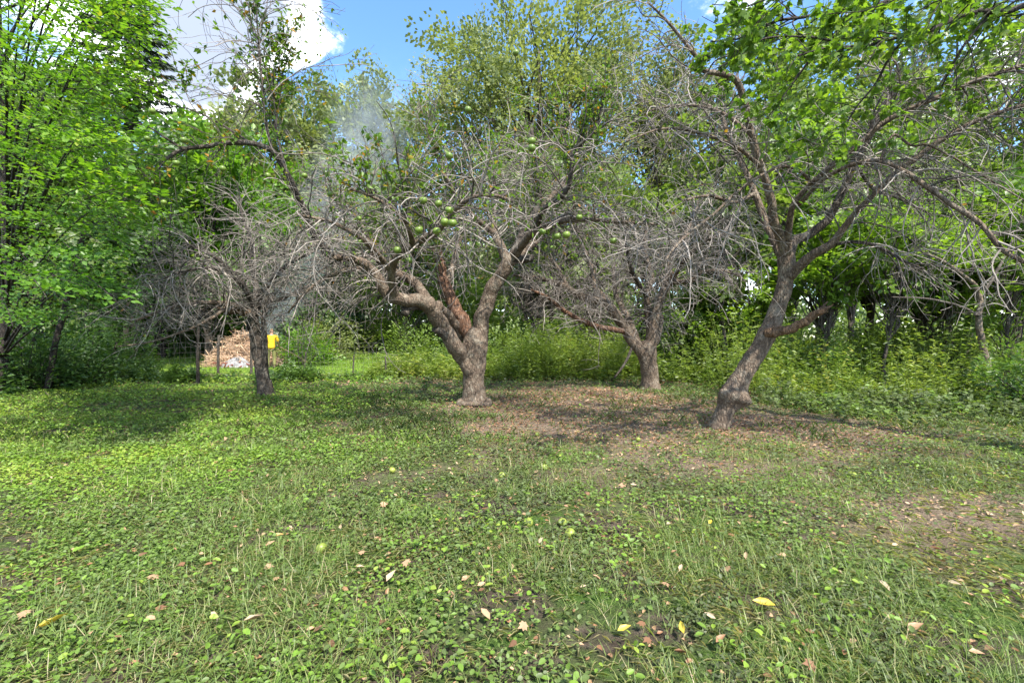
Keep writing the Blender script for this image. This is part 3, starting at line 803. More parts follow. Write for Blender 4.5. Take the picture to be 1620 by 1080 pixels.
    A, RA, B, RB, C3, RC3 = twiggery(root, L, 280, 1700, 2400, MAT['twig'], l1=(.6, 1.7), l2=(.25, .85), grav=-.10, up1=.25, weights=w, r1=.011, tip=.0028)
    # droopy silver twigs below the bough
    S, RS = grow([resamp(L[5]), resamp(L[4]), resamp(L[7])], 44, (.5, 1.2), 9, (40, 80), -.22, .12, .5, .007, .003, .35, .75, -.4, .8)
    S2, RS2 = grow((S, RS), 150, (.2, .5), 6, (25, 60), -.12, .15, .8, .0042, .0026, .1, 1, -.1, .8)
    mb = MB()
    tubes(mb, S, RS, 4, .9)
    tubes(mb, S2, RS2, 3, .9)
    mb.build('twigs', MAT['twig'], root, stuff=True)
    lm = MB()
    leafy_shoots(lm, B[rng.choice(len(B), 70)], 2, (.05, .085), [.4, .5, .6, .7, .92])
    lm.build('leaves', MAT['leaf_apple'], root, stuff=True)


center_tree()
left_tree()
rear_tree()
leaning_tree()


# ------------------------------------------------------------------ leafy trees
def spray(mb, C, D, N, n, R, L, ratio, tmpl, tints, thick=.12):
    """flat layers of leaves: for every centre C a disc of n leaves lying in the plane N, pointing outwards along D"""
    m = len(C)
    D = norm(D)
    S = norm(np.cross(N, D))
    Nn = np.cross(D, S)
    a = U(-1, 1, (m, n))
    b = U(-1, 1, (m, n)) * (1 - 0.55 * np.maximum(a, 0))
    c = rng.normal(size=(m, n)) * thick
    Rr = np.broadcast_to(R, m)[:, None, None]
    q = C[:, None] + Rr * (a[..., None] * D[:, None] + .75 * b[..., None] * S[:, None] + c[..., None] * Nn[:, None])
    q = q.reshape(-1, 3)
    k = len(q)
    dd = (np.repeat(D, n, 0) + np.repeat(S, n, 0) * (np.sign(b.ravel()) * U(.2, 1.1, k))[:, None] + rng.normal(size=(k, 3)) * .3)
    nn = norm(np.repeat(Nn, n, 0) + rng.normal(size=(k, 3)) * .35)
    Ls = U(.7, 1.25, k) * L
    tt = np.repeat(np.broadcast_to(tints, m), n) + U(-.2, .2, k)
    leaf_batch(mb, q, dd, nn, Ls, Ls * ratio, tmpl, np.clip(tt, 0, 1))
    return q, dd, nn, Ls, tt


def leafy_tree(name, label, base, height, crown, clumps, per, leaf, mat, bark, trunk_r, group=None, lean=(0, 0), tmpl=T_RH, clump_r=.22, flat=.7, bright=.5, shell=.45, curve=.3, trunk_top=.8, tilt=1.1):
    """crown = (centre dx, dy, z, rx, ry, rz)"""
    base = np.array([base[0], base[1], 0.0])
    root = thing(name, label, 'tree', base, group)
    cx, cy, cz, rx, ry, rz = crown
    cc = base + np.array([cx, cy, cz])
    top = cc + np.array([0, 0, rz * (2 * trunk_top - 1)])
    w1 = U(-curve, curve, 2)
    pts = [(base[0], base[1], -.15, trunk_r * 1.25), (base[0] + lean[0] * .2 + w1[0] * .4, base[1] + lean[1] * .2, height * .15, trunk_r),
           (base[0] + cx * .5 + w1[0], base[1] + cy * .5 + w1[1], height * .42, trunk_r * .8), (top[0], top[1], top[2], trunk_r * .2)]
    path = smooth_path(pts, 30)
    mb = MB()
    limb_tube(mb, path, 10, .08, 2.0 / max(trunk_r, .1) * .3, float(U(0, 9)))
    mb.build('trunk', bark, root)
    d = rand_dir(clumps)
    rad = U(0, 1, clumps) ** shell
    C = cc + d * rad[:, None] * np.array([rx, ry, rz])
    C[:, 2] = np.maximum(C[:, 2], .5)
    # limbs reach from the trunk to the clumps
    s = np.clip((C[:, 2] - rz * .5 - path[0, 2]) / max(top[2], 1), .18, .95) * U(.75, 1.0, clumps) * 29
    i = np.clip(s.astype(int), 0, 28)
    st = path[i, :3]
    r0 = np.minimum(path[i, 3] * .5, trunk_r * .35)
    tt = np.linspace(0, 1, 8)[None, :, None]
    mid = (st + C) / 2 + np.array([0, 0, .12]) * np.linalg.norm(C - st, axis=1)[:, None]
    LP = (1 - tt) ** 2 * st[:, None] + 2 * tt * (1 - tt) * mid[:, None] + tt ** 2 * C[:, None]
    LP[:, 1:-1] += rng.normal(size=(clumps, 6, 3)) * .03 * np.linalg.norm(C - st, axis=1)[:, None, None]
    LR = r0[:, None] * (1 - tt[:, :, 0]) + .012 * tt[:, :, 0]
    lb = MB()
    tubes(lb, LP, LR, 5)
    lb.build('limbs', bark, root, stuff=True)
    lm = MB()
    R = clump_r * (rx + rz) / 2 * U(.6, 1.3, clumps)
    out = norm((C - cc) * np.array([1, 1, .4]) + rng.normal(size=C.shape) * .3)
    # several small sprays round each clump centre
    ns = 5
    C2 = np.repeat(C, ns, 0) + rng.normal(size=(clumps * ns, 3)) * np.repeat(R, ns)[:, None] * .55 * np.array([1, 1, flat])
    O2 = np.repeat(out, ns, 0) + rng.normal(size=(clumps * ns, 3)) * .5
    N2 = up_normals(clumps * ns, tilt)
    t2 = np.repeat(bright + U(-.18, .18, clumps), ns) + U(-.1, .1, clumps * ns)
    spray(lm, C2, O2, N2, max(4, int(per * 1.45) // ns), np.repeat(R, ns) * .62, leaf * 1.25, .7, tmpl, t2, .3)
    lm.build('crown', mat, root, stuff=True)
    return root, path, C


def near_left_tree():
    """the bright-leaved tree whose layered sprays hang into the frame"""
    base = np.array([-12.7, 11.3, 0])
    root = thing('shade_tree', 'tall bright green tree with layered sprays hanging over a dark leaning trunk', 'tree', base)
    path = smooth_path([(-12.75, 11.3, -.2, .13), (-12.6, 11.3, 1.6, .10), (-12.3, 11.1, 3.2, .09), (-11.8, 10.6, 5.5, .07), (-11.0, 9.8, 10.5, .04)], 40)
    mb = MB()
    limb_tube(mb, path, 16, .09, 4.0, 1.0)
    mb.build('trunk', MAT['dark_bark'], root)
    # second stem
    o, p2 = make_limb(root, [(-12.2, 11.9, -.1, .08), (-11.8, 11.9, 1.8, .07), (-10.6, 11.3, 4.0, .05), (-9.4, 10.3, 6.5, .03)], MAT['dark_bark'], 'stem')
    # sprays: region of space between 4.5 and 10 m out, edge shaped like the crown's drooping outline
    C, D = [], []
    edge_y = np.array([-160, 0, 60, 120, 180, 260, 340, 420, 470, 510])
    edge_x = np.array([265, 238, 250, 205, 200, 225, 220, 215, 190, 140])
    while len(C) < 440:
        py = U(-260, 505)
        Yd = U(4.8, 10.5)
        ex = np.interp(py, edge_y, edge_x) + 25 * math.sin(py * .07 + Yd) - 12
        px = ex - abs(rng.normal()) * 150
        q = P(px, py, Yd)
        if q[2] < 1.55 or q[0] < -15:
            continue
        C.append(q)
    C = np.array(C)
    # branchlets from the stems out to sprays
    pp = path[np.clip(((C[:, 2] - 1.2) / 9.5 * 39).astype(int), 5, 37), :3]
    dirn = norm(C - pp)
    D = norm(dirn * np.array([1, 1, .2]) + np.array([.45, -.1, -.32]) + rng.normal(size=C.shape) * .18)
    big = rng.choice(len(C), 46, replace=False)
    tt = np.linspace(0, 1, 12)[None, :, None]
    mid = (pp[big] + C[big]) / 2 + np.array([0, 0, .10]) * np.linalg.norm(C[big] - pp[big], axis=1)[:, None]
    LP = (1 - tt) ** 2 * pp[big][:, None] + 2 * tt * (1 - tt) * mid[:, None] + tt ** 2 * C[big][:, None]
    for j in range(len(big)):
        pth = np.concatenate([LP[j], (np.linspace(.036, .006, 12))[:, None]], 1)
        if j < 16:
            make_limb(root, pth, MAT['dark_bark'], 'branch', k=7, n=20)
    lb = MB()
    tubes(lb, LP[16:], np.broadcast_to(np.linspace(.028, .005, 12), (len(big) - 16, 12)), 5)
    # every spray has its own twig
    st = C - D * .55
    TP = st[:, None] + D[:, None] * np.linspace(0, 1.15, 6)[None, :, None]
    TP[:, :, 2] -= (np.linspace(0, 1, 6) ** 2 * .10)[None]
    tubes(lb, TP, np.broadcast_to(np.linspace(.007, .003, 6), (len(C), 6)), 3)
    lb.build('twigs', MAT['dark_bark'], root, stuff=True)
    N = norm(up_normals(len(C), .22) + D * .25)
    lm = MB()
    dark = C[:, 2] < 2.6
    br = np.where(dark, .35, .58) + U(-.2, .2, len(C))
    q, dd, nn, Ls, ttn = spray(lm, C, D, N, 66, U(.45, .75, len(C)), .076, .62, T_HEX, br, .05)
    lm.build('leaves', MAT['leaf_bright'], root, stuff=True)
    k = np.argsort(q[:, 1] - q[:, 0] * .1)
    vis = [i for i in k if abs(q[i, 0]) / q[i, 1] < 1.1 and (q[i, 2] - H) / q[i, 1] < .72][:220]
    leaf_parts(root, q[vis] + np.array([0, 0, .03]), dd[vis] + rng.normal(size=(len(vis), 3)) * .4, nn[vis], Ls[vis], MAT['leaf_bright'], T_OVAL, .62, ttn[vis])


def near_maple():
    base = np.array([6.9, 4.7, 0])
    root = thing('maple_tree', 'maple with dark boughs and lobed leaves reaching over the leaning apple tree', 'tree', base)
    path = smooth_path([(6.9, 4.7, -.2, .28), (6.95, 4.7, 1.5, .22), (7.0, 4.75, 3.4, .19), (7.1, 4.9, 6, .14), (7.2, 5, 9, .05)], 36)
    mb = MB()
    limb_tube(mb, path, 18, .08, 4.0)
    mb.build('trunk', MAT['dark_bark'], root)
    L = []
    Y = 5.0

    def lim(pts, k=9, n=40, pre=None):
        w = W4(pts)
        if pre:
            w = [pre] + w
        o, p = make_limb(root, w, MAT['dark_bark'], 'branch', k=k, n=n)
        L.append(p)
    lim([(1625, 12, Y, 5), (1590, 22, Y, 4.6), (1537, 22, Y - .05, 4.4), (1500, 36, Y - .1, 4.2), (1473, 50, Y - .15, 3.8), (1440, 57, Y - .2, 3.4), (1400, 66, Y - .25, 3), (1367, 76, Y - .3, 2.6), (1300, 80, Y - .4, 2), (1250, 95, Y - .4, 1)], pre=(7.0, 4.75, 4.3, .09))
    lim([(1480, -20, Y + .4, 3.4), (1417, 3, Y + .4, 3.3), (1390, 11, Y + .35, 3.2), (1366, 21, Y + .3, 3), (1330, 20, Y + .3, 2.9), (1293, 27, Y + .25, 2.6), (1266, 33, Y + .2, 2.4), (1227, 38, Y + .2, 2.2), (1207, 48, Y + .2, 1.9), (1177, 64, Y + .2, 1.5), (1122, 71, Y + .2, .9)], pre=(7.0, 4.8, 5.0, .07))
    lim([(1366, 22, Y + .3, 2.2), (1340, 52, Y + .25, 2), (1318, 66, Y + .2, 1.8), (1270, 62, Y + .1, 1.6), (1203, 66, Y, 1.4), (1173, 88, Y, 1.1), (1130, 112, Y, .8)])
    lim([(1430, 60, Y - .2, 2.2), (1400, 100, Y - .1, 2), (1385, 130, Y, 1.6), (1350, 175, Y, 1.3), (1330, 210, Y, .9)])
    lim([(1560, 25, Y, 2.4), (1520, 75, Y + .1, 2), (1500, 110, Y + .2, 1.6), (1485, 140, Y + .3, 1)])
    lim([(1290, 80, Y - .4, 2), (1262, 120, Y - .3, 1.6), (1240, 150, Y - .3, 1.2), (1215, 185, Y - .3, .8)])
    lim([(1520, -40, Y - .8, 3), (1440, -20, Y - 1.0, 2.6), (1340, -12, Y - 1.2, 2.2), (1240, -5, Y - 1.3, 1.6), (1160, 20, Y - 1.4, 1)], pre=(6.9, 4.7, 4.6, .06))
    par = [resamp(p) for p in L]
    A, RA = grow(par, 150, (.35, .95), 8, (30, 70), -.04, .12, .5, .010, .003, .12, 1, .05, 2.5)
    B, RB = grow((A, RA), 420, (.15, .4), 5, (25, 60), -.03, .12, .7, .004, .0022, .15, 1, .05, 2.5)
    mb = MB()
    tubes(mb, A, RA, 5)
    tubes(mb, B, RB, 3)
    mb.build('twigs', MAT['dark_bark'], root, stuff=True)
    lm = MB()
    C, D, N, Ls, ti = leafy_shoots(lm, B, 8, (.05, .08), [.2, .35, .5, .6, .7, .8], T_MAPLE, .3, 1.0, .35)
    leafy_shoots(lm, A, 4, (.05, .08), [.3, .5, .7], T_MAPLE, .3, 1.0, .35)
    lm.build('leaves', MAT['leaf_maple'], root, stuff=True)
    m2 = MB()
    C, D, N, Ls, ti = leafy_shoots(m2, B[B[:, 0, 1] < 5.2], 2, (.06, .095), [.2, .5, .8], T_MAPLE, .5, 1.0, .35)
    k = np.argsort(C[:, 1])[:230]
    leaf_parts(root, C[k], D[k], N[k], Ls[k], MAT['leaf_maple'], T_MAPLE, 1.0, ti[k])


near_left_tree()
near_maple()


def at(px, Y):
    return ((px - CX) / FPX * Y, Y)


def crown_px(px, Y, x0, x1, y0, y1, depth=1.0):
    """crown tuple from the frame's extents at depth Y relative to the base at px"""
    bx = (px - CX) / FPX * Y
    cxw = ((x0 + x1) / 2 - CX) / FPX * Y
    rx = (x1 - x0) / 2 / FPX * Y
    zt, zb = H - (y0 - HY) / FPX * Y, H - (y1 - HY) / FPX * Y
    return (cxw - bx, 0, (zt + zb) / 2, rx, rx * depth, (zt - zb) / 2)


def back_trees():
    T = leafy_tree
    c = crown_px(850, 32, 655, 1050, -15, 470)
    T('oak_tree', 'huge round topped oak rising highest behind the central apple tree', at(850, 32), 24, c, 170, 230, .20, MAT['leaf_oak'], MAT['wood_bark'], .42, clump_r=.185, bright=.72)
    c = crown_px(1010, 29, 950, 1110, 55, 480)
    T('oak_tree', 'smaller pale green oak between the huge oak and the maple boughs', at(1020, 29), 19, c, 76, 180, .19, MAT['leaf_oak'], MAT['wood_bark'], .25, clump_r=.26, bright=.7)
    far = [(590, 47, 525, 668, 128, 470, 'tall tree veiled by the top of the smoke plume'), (500, 50, 450, 560, 148, 470, 'round crowned tree just to the lawn side of the smoke column'),
           (400, 42, 345, 470, 118, 480, 'silvery crowned tree behind the arching apple bough'), (345, 38, 280, 400, 185, 500, 'low rounded tree behind the far end of the arching bough')]
    for px, Y, x0, x1, y0, y1, lab in far:
        T('poplar_tree', lab, at(px, Y), 20, crown_px(px, Y, x0, x1, y0, y1), 84, 160, .33, MAT['leaf_oak'], MAT['wood_bark'], .26, 'tall trees beyond the lawn', clump_r=.25, bright=.55)
    T('locust_tree', 'feathery bright green tree under the arching apple bough beyond the fence', at(330, 24), 11, crown_px(330, 24, 225, 470, 195, 480), 64, 150, .24, MAT['leaf_bright'], MAT['dark_bark'], .16, clump_r=.26, bright=.5)
    T('locust_tree', 'green tree filling the gap behind the smoke and the central tree trunk', at(640, 36), 12, crown_px(640, 36, 540, 760, 260, 500), 50, 130, .3, MAT['leaf_wood'], MAT['wood_bark'], .2, clump_r=.24, bright=.65)
    T('walnut_tree', 'yellow green tree whose lower crown shows between the central and rear apple trees', at(930, 24), 11, crown_px(930, 24, 800, 1060, 220, 500), 54, 140, .22, MAT['leaf_weed'], MAT['wood_bark'], .2, clump_r=.22, bright=.4)
    # wood on the fence side
    left = [(40, 15, -90, 150, 120, 520, .16, 'dark bark tree just behind the hanging sprays'), (150, 19, 60, 270, 200, 530, .16, 'thin tree over the leaning fence post'),
            (-60, 18, -180, 60, -20, 520, .2, 'stout tree at the outer edge of the dark wood'), (95, 25, -20, 220, 60, 520, .2, 'tall straight tree deep in the dark wood'),
            (260, 30, 190, 330, 330, 555, .16, 'small dark tree on the far rim of the lawn'), (210, 36, 120, 300, 250, 550, .2, 'broad dark tree behind the lawn'),
            (20, 33, -80, 130, 20, 520, .24, 'tallest tree of the dark wood'), (390, 36, 300, 480, 370, 560, .16, 'bushy dark tree behind the brush pile'),
            (480, 38, 420, 560, 400, 555, .14, 'bushy tree to one side of the smoke')]
    for px, Y, x0, x1, y0, y1, r, lab in left:
        T('wood_tree', lab, at(px, Y), 8, crown_px(px, Y, x0, x1, y0, y1), 44, 150, .05 + .008 * Y, MAT['leaf_wood'] if U() > .45 else MAT['leaf_dark'], MAT['dark_bark'], r, 'trees of the dark wood beyond the fence', clump_r=.24, bright=.5)
    # open wood on the other side: thin trunks, sky between
    right = [(1085, 18, 1020, 1180, 300, 470, .10, 'slender forked tree behind the twigs of the rear apple tree'), (1110, 24, 1040, 1220, 120, 430, .16, 'tall green tree between the rear and leaning apple trees'),
             (1150, 15, 1090, 1230, 260, 470, .08, 'thin sapling tree just left of the leaning trunk'), (1210, 27, 1130, 1320, 10, 400, .2, 'high tree above the fork of the leaning apple tree'),
             (1290, 19, 1200, 1400, 150, 470, .13, 'tree directly behind the broken stub limb'), (1345, 30, 1270, 1440, -30, 380, .2, 'tall tree behind the dead shard of the leaning tree'),
             (1372, 17, 1290, 1450, 330, 480, .14, 'dark straight trunk right of the broken stub'), (1420, 23, 1340, 1520, 80, 420, .17, 'tree behind the drooping grey bough'),
             (1465, 15, 1390, 1560, 300, 500, .09, 'leafy young tree over the golden weeds'), (1500, 29, 1420, 1600, -60, 360, .22, 'very tall tree under the maple boughs'),
             (1528, 18, 1440, 1640, 230, 470, .14, 'tree beside the curved slim trunk'), (1600, 22, 1510, 1720, 40, 430, .2, 'broad tree at the outer edge of the open wood'),
             (1640, 14, 1560, 1760, 250, 520, .12, 'dark leafy tree where the open wood meets the clearing'), (1250, 34, 1170, 1330, 180, 420, .18, 'distant pale trunk deep in the open wood'),
             (1452, 36, 1380, 1530, 200, 400, .2, 'distant dark trunk deep in the open wood'), (1690, 18, 1600, 1800, -40, 460, .2, 'high tree past the curved slim trunk')]
    for px, Y, x0, x1, y0, y1, r, lab in right:
        m = MAT['leaf_wood'] if U() > .35 else MAT['leaf_maple']
        T('wood_tree', lab, at(px, Y), 9, crown_px(px, Y, x0, x1, y0, y1), 46, 88, .065 + .0076 * Y, m, MAT['wood_bark'], r, 'slim trees of the open wood', clump_r=.24, bright=.55, flat=.4)
    for px, Y, x0, x1, y0, y1, lab in ((1300, 13.5, 1230, 1400, 330, 500, 'young maple with layered leaves behind the broken stub limb'), (1400, 12.6, 1320, 1500, 300, 490, 'young maple over the golden weeds'),
                                       (1495, 14.5, 1410, 1590, 290, 500, 'young maple between the golden weeds and the curved tree'), (1600, 12.5, 1520, 1700, 300, 520, 'young maple just past the curved tree'),
                                       (1180, 15.5, 1110, 1250, 380, 540, 'young maple low behind the leaning trunk'), (1080, 16.5, 1020, 1160, 400, 560, 'young maple behind the rear apple trunk')):
        T('young_maple', lab, at(px, Y), 4.5, crown_px(px, Y, x0, x1, y0, y1), 34, 90, .12, MAT['leaf_maple'], MAT['wood_bark'], .05, 'young maples under the open wood', clump_r=.3, bright=.72, flat=.25, tilt=.35, tmpl=T_HEX)
    # slim curved tree in front of the open wood
    Y = 11.0
    root, p, C = T('sapling_tree', 'slim curved tree with a pale lower trunk among the weeds', at(1577, Y), 4, (-.3, 0, 3.3, 2.0, 1.6, 1.3), 4, 60, .10, MAT['leaf_wood'], MAT['pale_bark'], .001)
    bpy.data.objects.remove([o for o in root.children if o.name.startswith('trunk')][0])
    bpy.data.objects.remove([o for o in root.children if o.name.startswith('limbs')][0])
    q = fix_base(W4([(1578, 632, Y, 6), (1570, 605, Y, 5.2), (1560, 565, Y, 5), (1551, 520, Y, 4.6), (1548, 500, Y, 4.2), (1552, 480, Y, 3.8), (1545, 455, Y, 3.2), (1520, 432, Y, 2.6), (1490, 412, Y, 2), (1450, 395, Y, 1)]))
    make_limb(root, q, MAT['pale_bark'], 'trunk', k=10, n=50)
    make_limb(root, W4([(1551, 500, Y, 2.6), (1510, 482, Y - .4, 2), (1460, 472, Y - .8, 1.4), (1410, 470, Y - 1, .8)]), MAT['wood_bark'], 'branch', k=7)
    make_limb(root, W4([(1550, 470, Y, 2.8), (1575, 430, Y + .2, 2.2), (1600, 380, Y + .4, 1.4)]), MAT['wood_bark'], 'branch', k=7)
    # sapling with a bare pole at the fence
    Y = 13.4
    T('sapling_tree', 'straight dark sapling standing at the fence between two posts', at(313, Y), 3.4, (0.1, 0, 3.0, 1.0, 1.0, .8), 12, 60, .10, MAT['leaf_dark'], MAT['dark_bark'], .05, curve=.06)


def spruce():
    Y = 27
    bx, by = at(205, Y)
    root = thing('spruce_tree', 'dark drooping spruce standing against the clouds above the fence', 'tree', (bx, by, 0))
    Ht = 25.5
    path = smooth_path([(bx, by, -.2, .32), (bx, by, Ht * .5, .2), (bx + .2, by, Ht, .03)], 24)
    mb = MB()
    limb_tube(mb, path, 9, .05, 2)
    mb.build('trunk', MAT['dark_bark'], root)
    n = 170
    z = 4 + (Ht - 4.5) * U(0, 1, n) ** .85
    a = U(0, 2 * np.pi, n)
    ln = (Ht - z) * .20 + .7
    d = np.stack([np.cos(a), np.sin(a), -.18 + 0 * a], -1)
    st = np.stack([np.full(n, bx), np.full(n, by), z], -1)
    tt = np.linspace(0, 1, 7)
    BP = st[:, None] + d[:, None] * (ln[:, None] * tt)[..., None]
    BP[:, :, 2] += (ln[:, None] * (-.30 * tt + .28 * tt ** 2.2)[None])
    lb = MB()
    tubes(lb, BP, np.broadcast_to(np.linspace(.05, .01, 7), (n, 7)), 4)
    lb.build('limbs', MAT['dark_bark'], root, stuff=True)
    lm = MB()
    per = 85
    s = U(.12, 1, (n, per)) * 6
    i = np.clip(s.astype(int), 0, 5)
    f = (s - i)[..., None]
    r = np.arange(n)[:, None]
    C = (BP[r, i] * (1 - f) + BP[r, i + 1] * f).reshape(-1, 3)
    m = len(C)
    side = np.repeat(np.stack([-np.sin(a), np.cos(a), 0 * a], -1), per, 0)
    D = norm(np.repeat(d, per, 0) * .8 + side * U(-1, 1, m)[:, None] + np.array([0, 0, -.75]) * U(0, 1, m)[:, None])
    leaf_batch(lm, C, D, rand_dir(m), U(.25, .6, m), U(.06, .13, m), T_RH, U(0, 1, m))
    lm.build('crown', MAT['needle'], root, stuff=True)


back_trees()
spruce()

# far wood closing the view behind the lawn side: one mass that nobody could count
def far_wood():
    n = 820
    X = U(-85, 16, n)
    Y = U(52, 72, n)
    top = 11 + 5 * vnoise(X * .12, Y * 0, 5)
    C = np.stack([X, Y, U(.02, 1, n) * top], -1)
    lm = MB()
    spray(lm, C, rand_dir(n), up_normals(n, 1.3), 50, U(1.6, 2.6, n), .85, .8, T_RH, .5 + U(-.2, .2, n), .4)
    o = lm.build('far_wood', MAT['leaf_wood'], stuff=True)
    tag(o, 'far belt of green wood closing the view beyond the lawn', 'wood')
    n = 260
    n = 420
    X = U(-48, 75, n)
    Y = U(44, 60, n)
    C = np.stack([X, Y, U(.0, 1, n) ** .8 * (4.4 + 2 * vnoise(X * .15, Y * 0, 6) + 2.5 * (X < 14))], -1)
    lm = MB()
    spray(lm, C, rand_dir(n), up_normals(n, 1.3), 50, U(1.3, 2.2, n), .7, .8, T_RH, .5 + U(-.2, .2, n), .4)
    o = lm.build('far_hedge', MAT['leaf_wood'], stuff=True)
    tag(o, 'low far hedge seen through the trunks of the open wood', 'hedge')


far_wood()


# ------------------------------------------------------------------ shrubs and weeds
def shrub(label, px, base_py, w, h, mat, leaf=.09, n=40, per=60, bright=.5, group=None, name='shrub', Y=None):
    g = G(px, base_py) if Y is None else np.array([*at(px, Y), 0.])
    root = thing(name, label, 'shrub', g, group)
    d = rand_dir(n)
    d[:, 2] = np.abs(d[:, 2])
    C = g + d * (U(0, 1, n) ** .5)[:, None] * np.array([w / 2, w / 2, h * .9]) + np.array([0, 0, .12])
    st = np.broadcast_to(g + np.array([0, 0, -.05]), C.shape) + rng.normal(size=C.shape) * np.array([.12, .12, 0])
    tt = np.linspace(0, 1, 6)[None, :, None]
    LP = st[:, None] * (1 - tt) + C[:, None] * tt
    LP[:, 1:-1] += rng.normal(size=(n, 4, 3)) * .04
    sb = MB()
    tubes(sb, LP, np.broadcast_to(np.linspace(.016, .004, 6), (n, 6)), 4)
    sb.build('stems', MAT['dark_bark'], root, stuff=True)
    lm = MB()
    spray(lm, C, norm((C - g) * np.array([1, 1, .4]) + rng.normal(size=C.shape) * .3), up_normals(n, .5), int(per * .82), U(.6, 1.2, n) * w * .17, leaf * 1.08, .52, T_RH, bright + U(-.2, .2, n), .35)
    lm.build('foliage', mat, root, stuff=True)
    return root


def weeds(name, label, N, pos, hgt, L, mat, tint, per=18, dens=None, ratio=.22):
    per = int(per * .85)
    X, Y = pos(N)
    Z = gz(X, Y)
    h = U(hgt[0] * .5, hgt[1], N) * np.clip(-.1 + 2.0 * fbm(X * .9, Y * .9, 51), .2, 1.6)
    n = 6
    lean = rng.normal(size=(N, 2)) * .16
    tt = np.linspace(0, 1, n)
    PP = np.zeros((N, n, 3))
    PP[:, :, 0] = X[:, None] + lean[:, :1] * h[:, None] * tt ** 1.6
    PP[:, :, 1] = Y[:, None] + lean[:, 1:] * h[:, None] * tt ** 1.6
    PP[:, :, 2] = Z[:, None] - .03 + h[:, None] * tt
    mb = MB()
    cl = tint + .9 * (fbm(X * .9, Y * .9, 77) - .5) + U(-.15, .15, N)
    tubes(mb, PP, np.broadcast_to(np.linspace(.006, .002, n), (N, n)), 3, np.clip(cl, 0, .9))
    s = U(.12, 1, (N, per)) * (n - 1)
    i = np.clip(s.astype(int), 0, n - 2)
    f = (s - i)[..., None]
    r = np.arange(N)[:, None]
    C = (PP[r, i] * (1 - f) + PP[r, i + 1] * f).reshape(-1, 3)
    m = len(C)
    a = U(0, 2 * np.pi, m)
    D = norm(np.stack([np.cos(a), np.sin(a), U(-.35, .7, m)], -1))
    Ls = U(L[0], L[1], m)
    leaf_batch(mb, C, D, norm(np.array([0, 0, 1.]) + rng.normal(size=(m, 3)) * .4), Ls, Ls * ratio * U(.8, 1.5, m), T_RH, np.clip(np.repeat(cl, per) + U(-.15, .15, m), 0, 1))
    o = mb.build(name, mat, stuff=True)
    tag(o, label, 'weeds')


def strip(x0, y0, x1, y1, width):
    def f(N):
        t = U(0, 1, N)
        j = rng.normal(size=N) * .45
        return x0 + (x1 - x0) * t + rng.normal(size=N) * .3, y0 + (y1 - y0) * t + U(0, 1, N) ** 1.3 * width + j + .8 * (vnoise(t * 11, t * 0, 4) - .5)
    return f


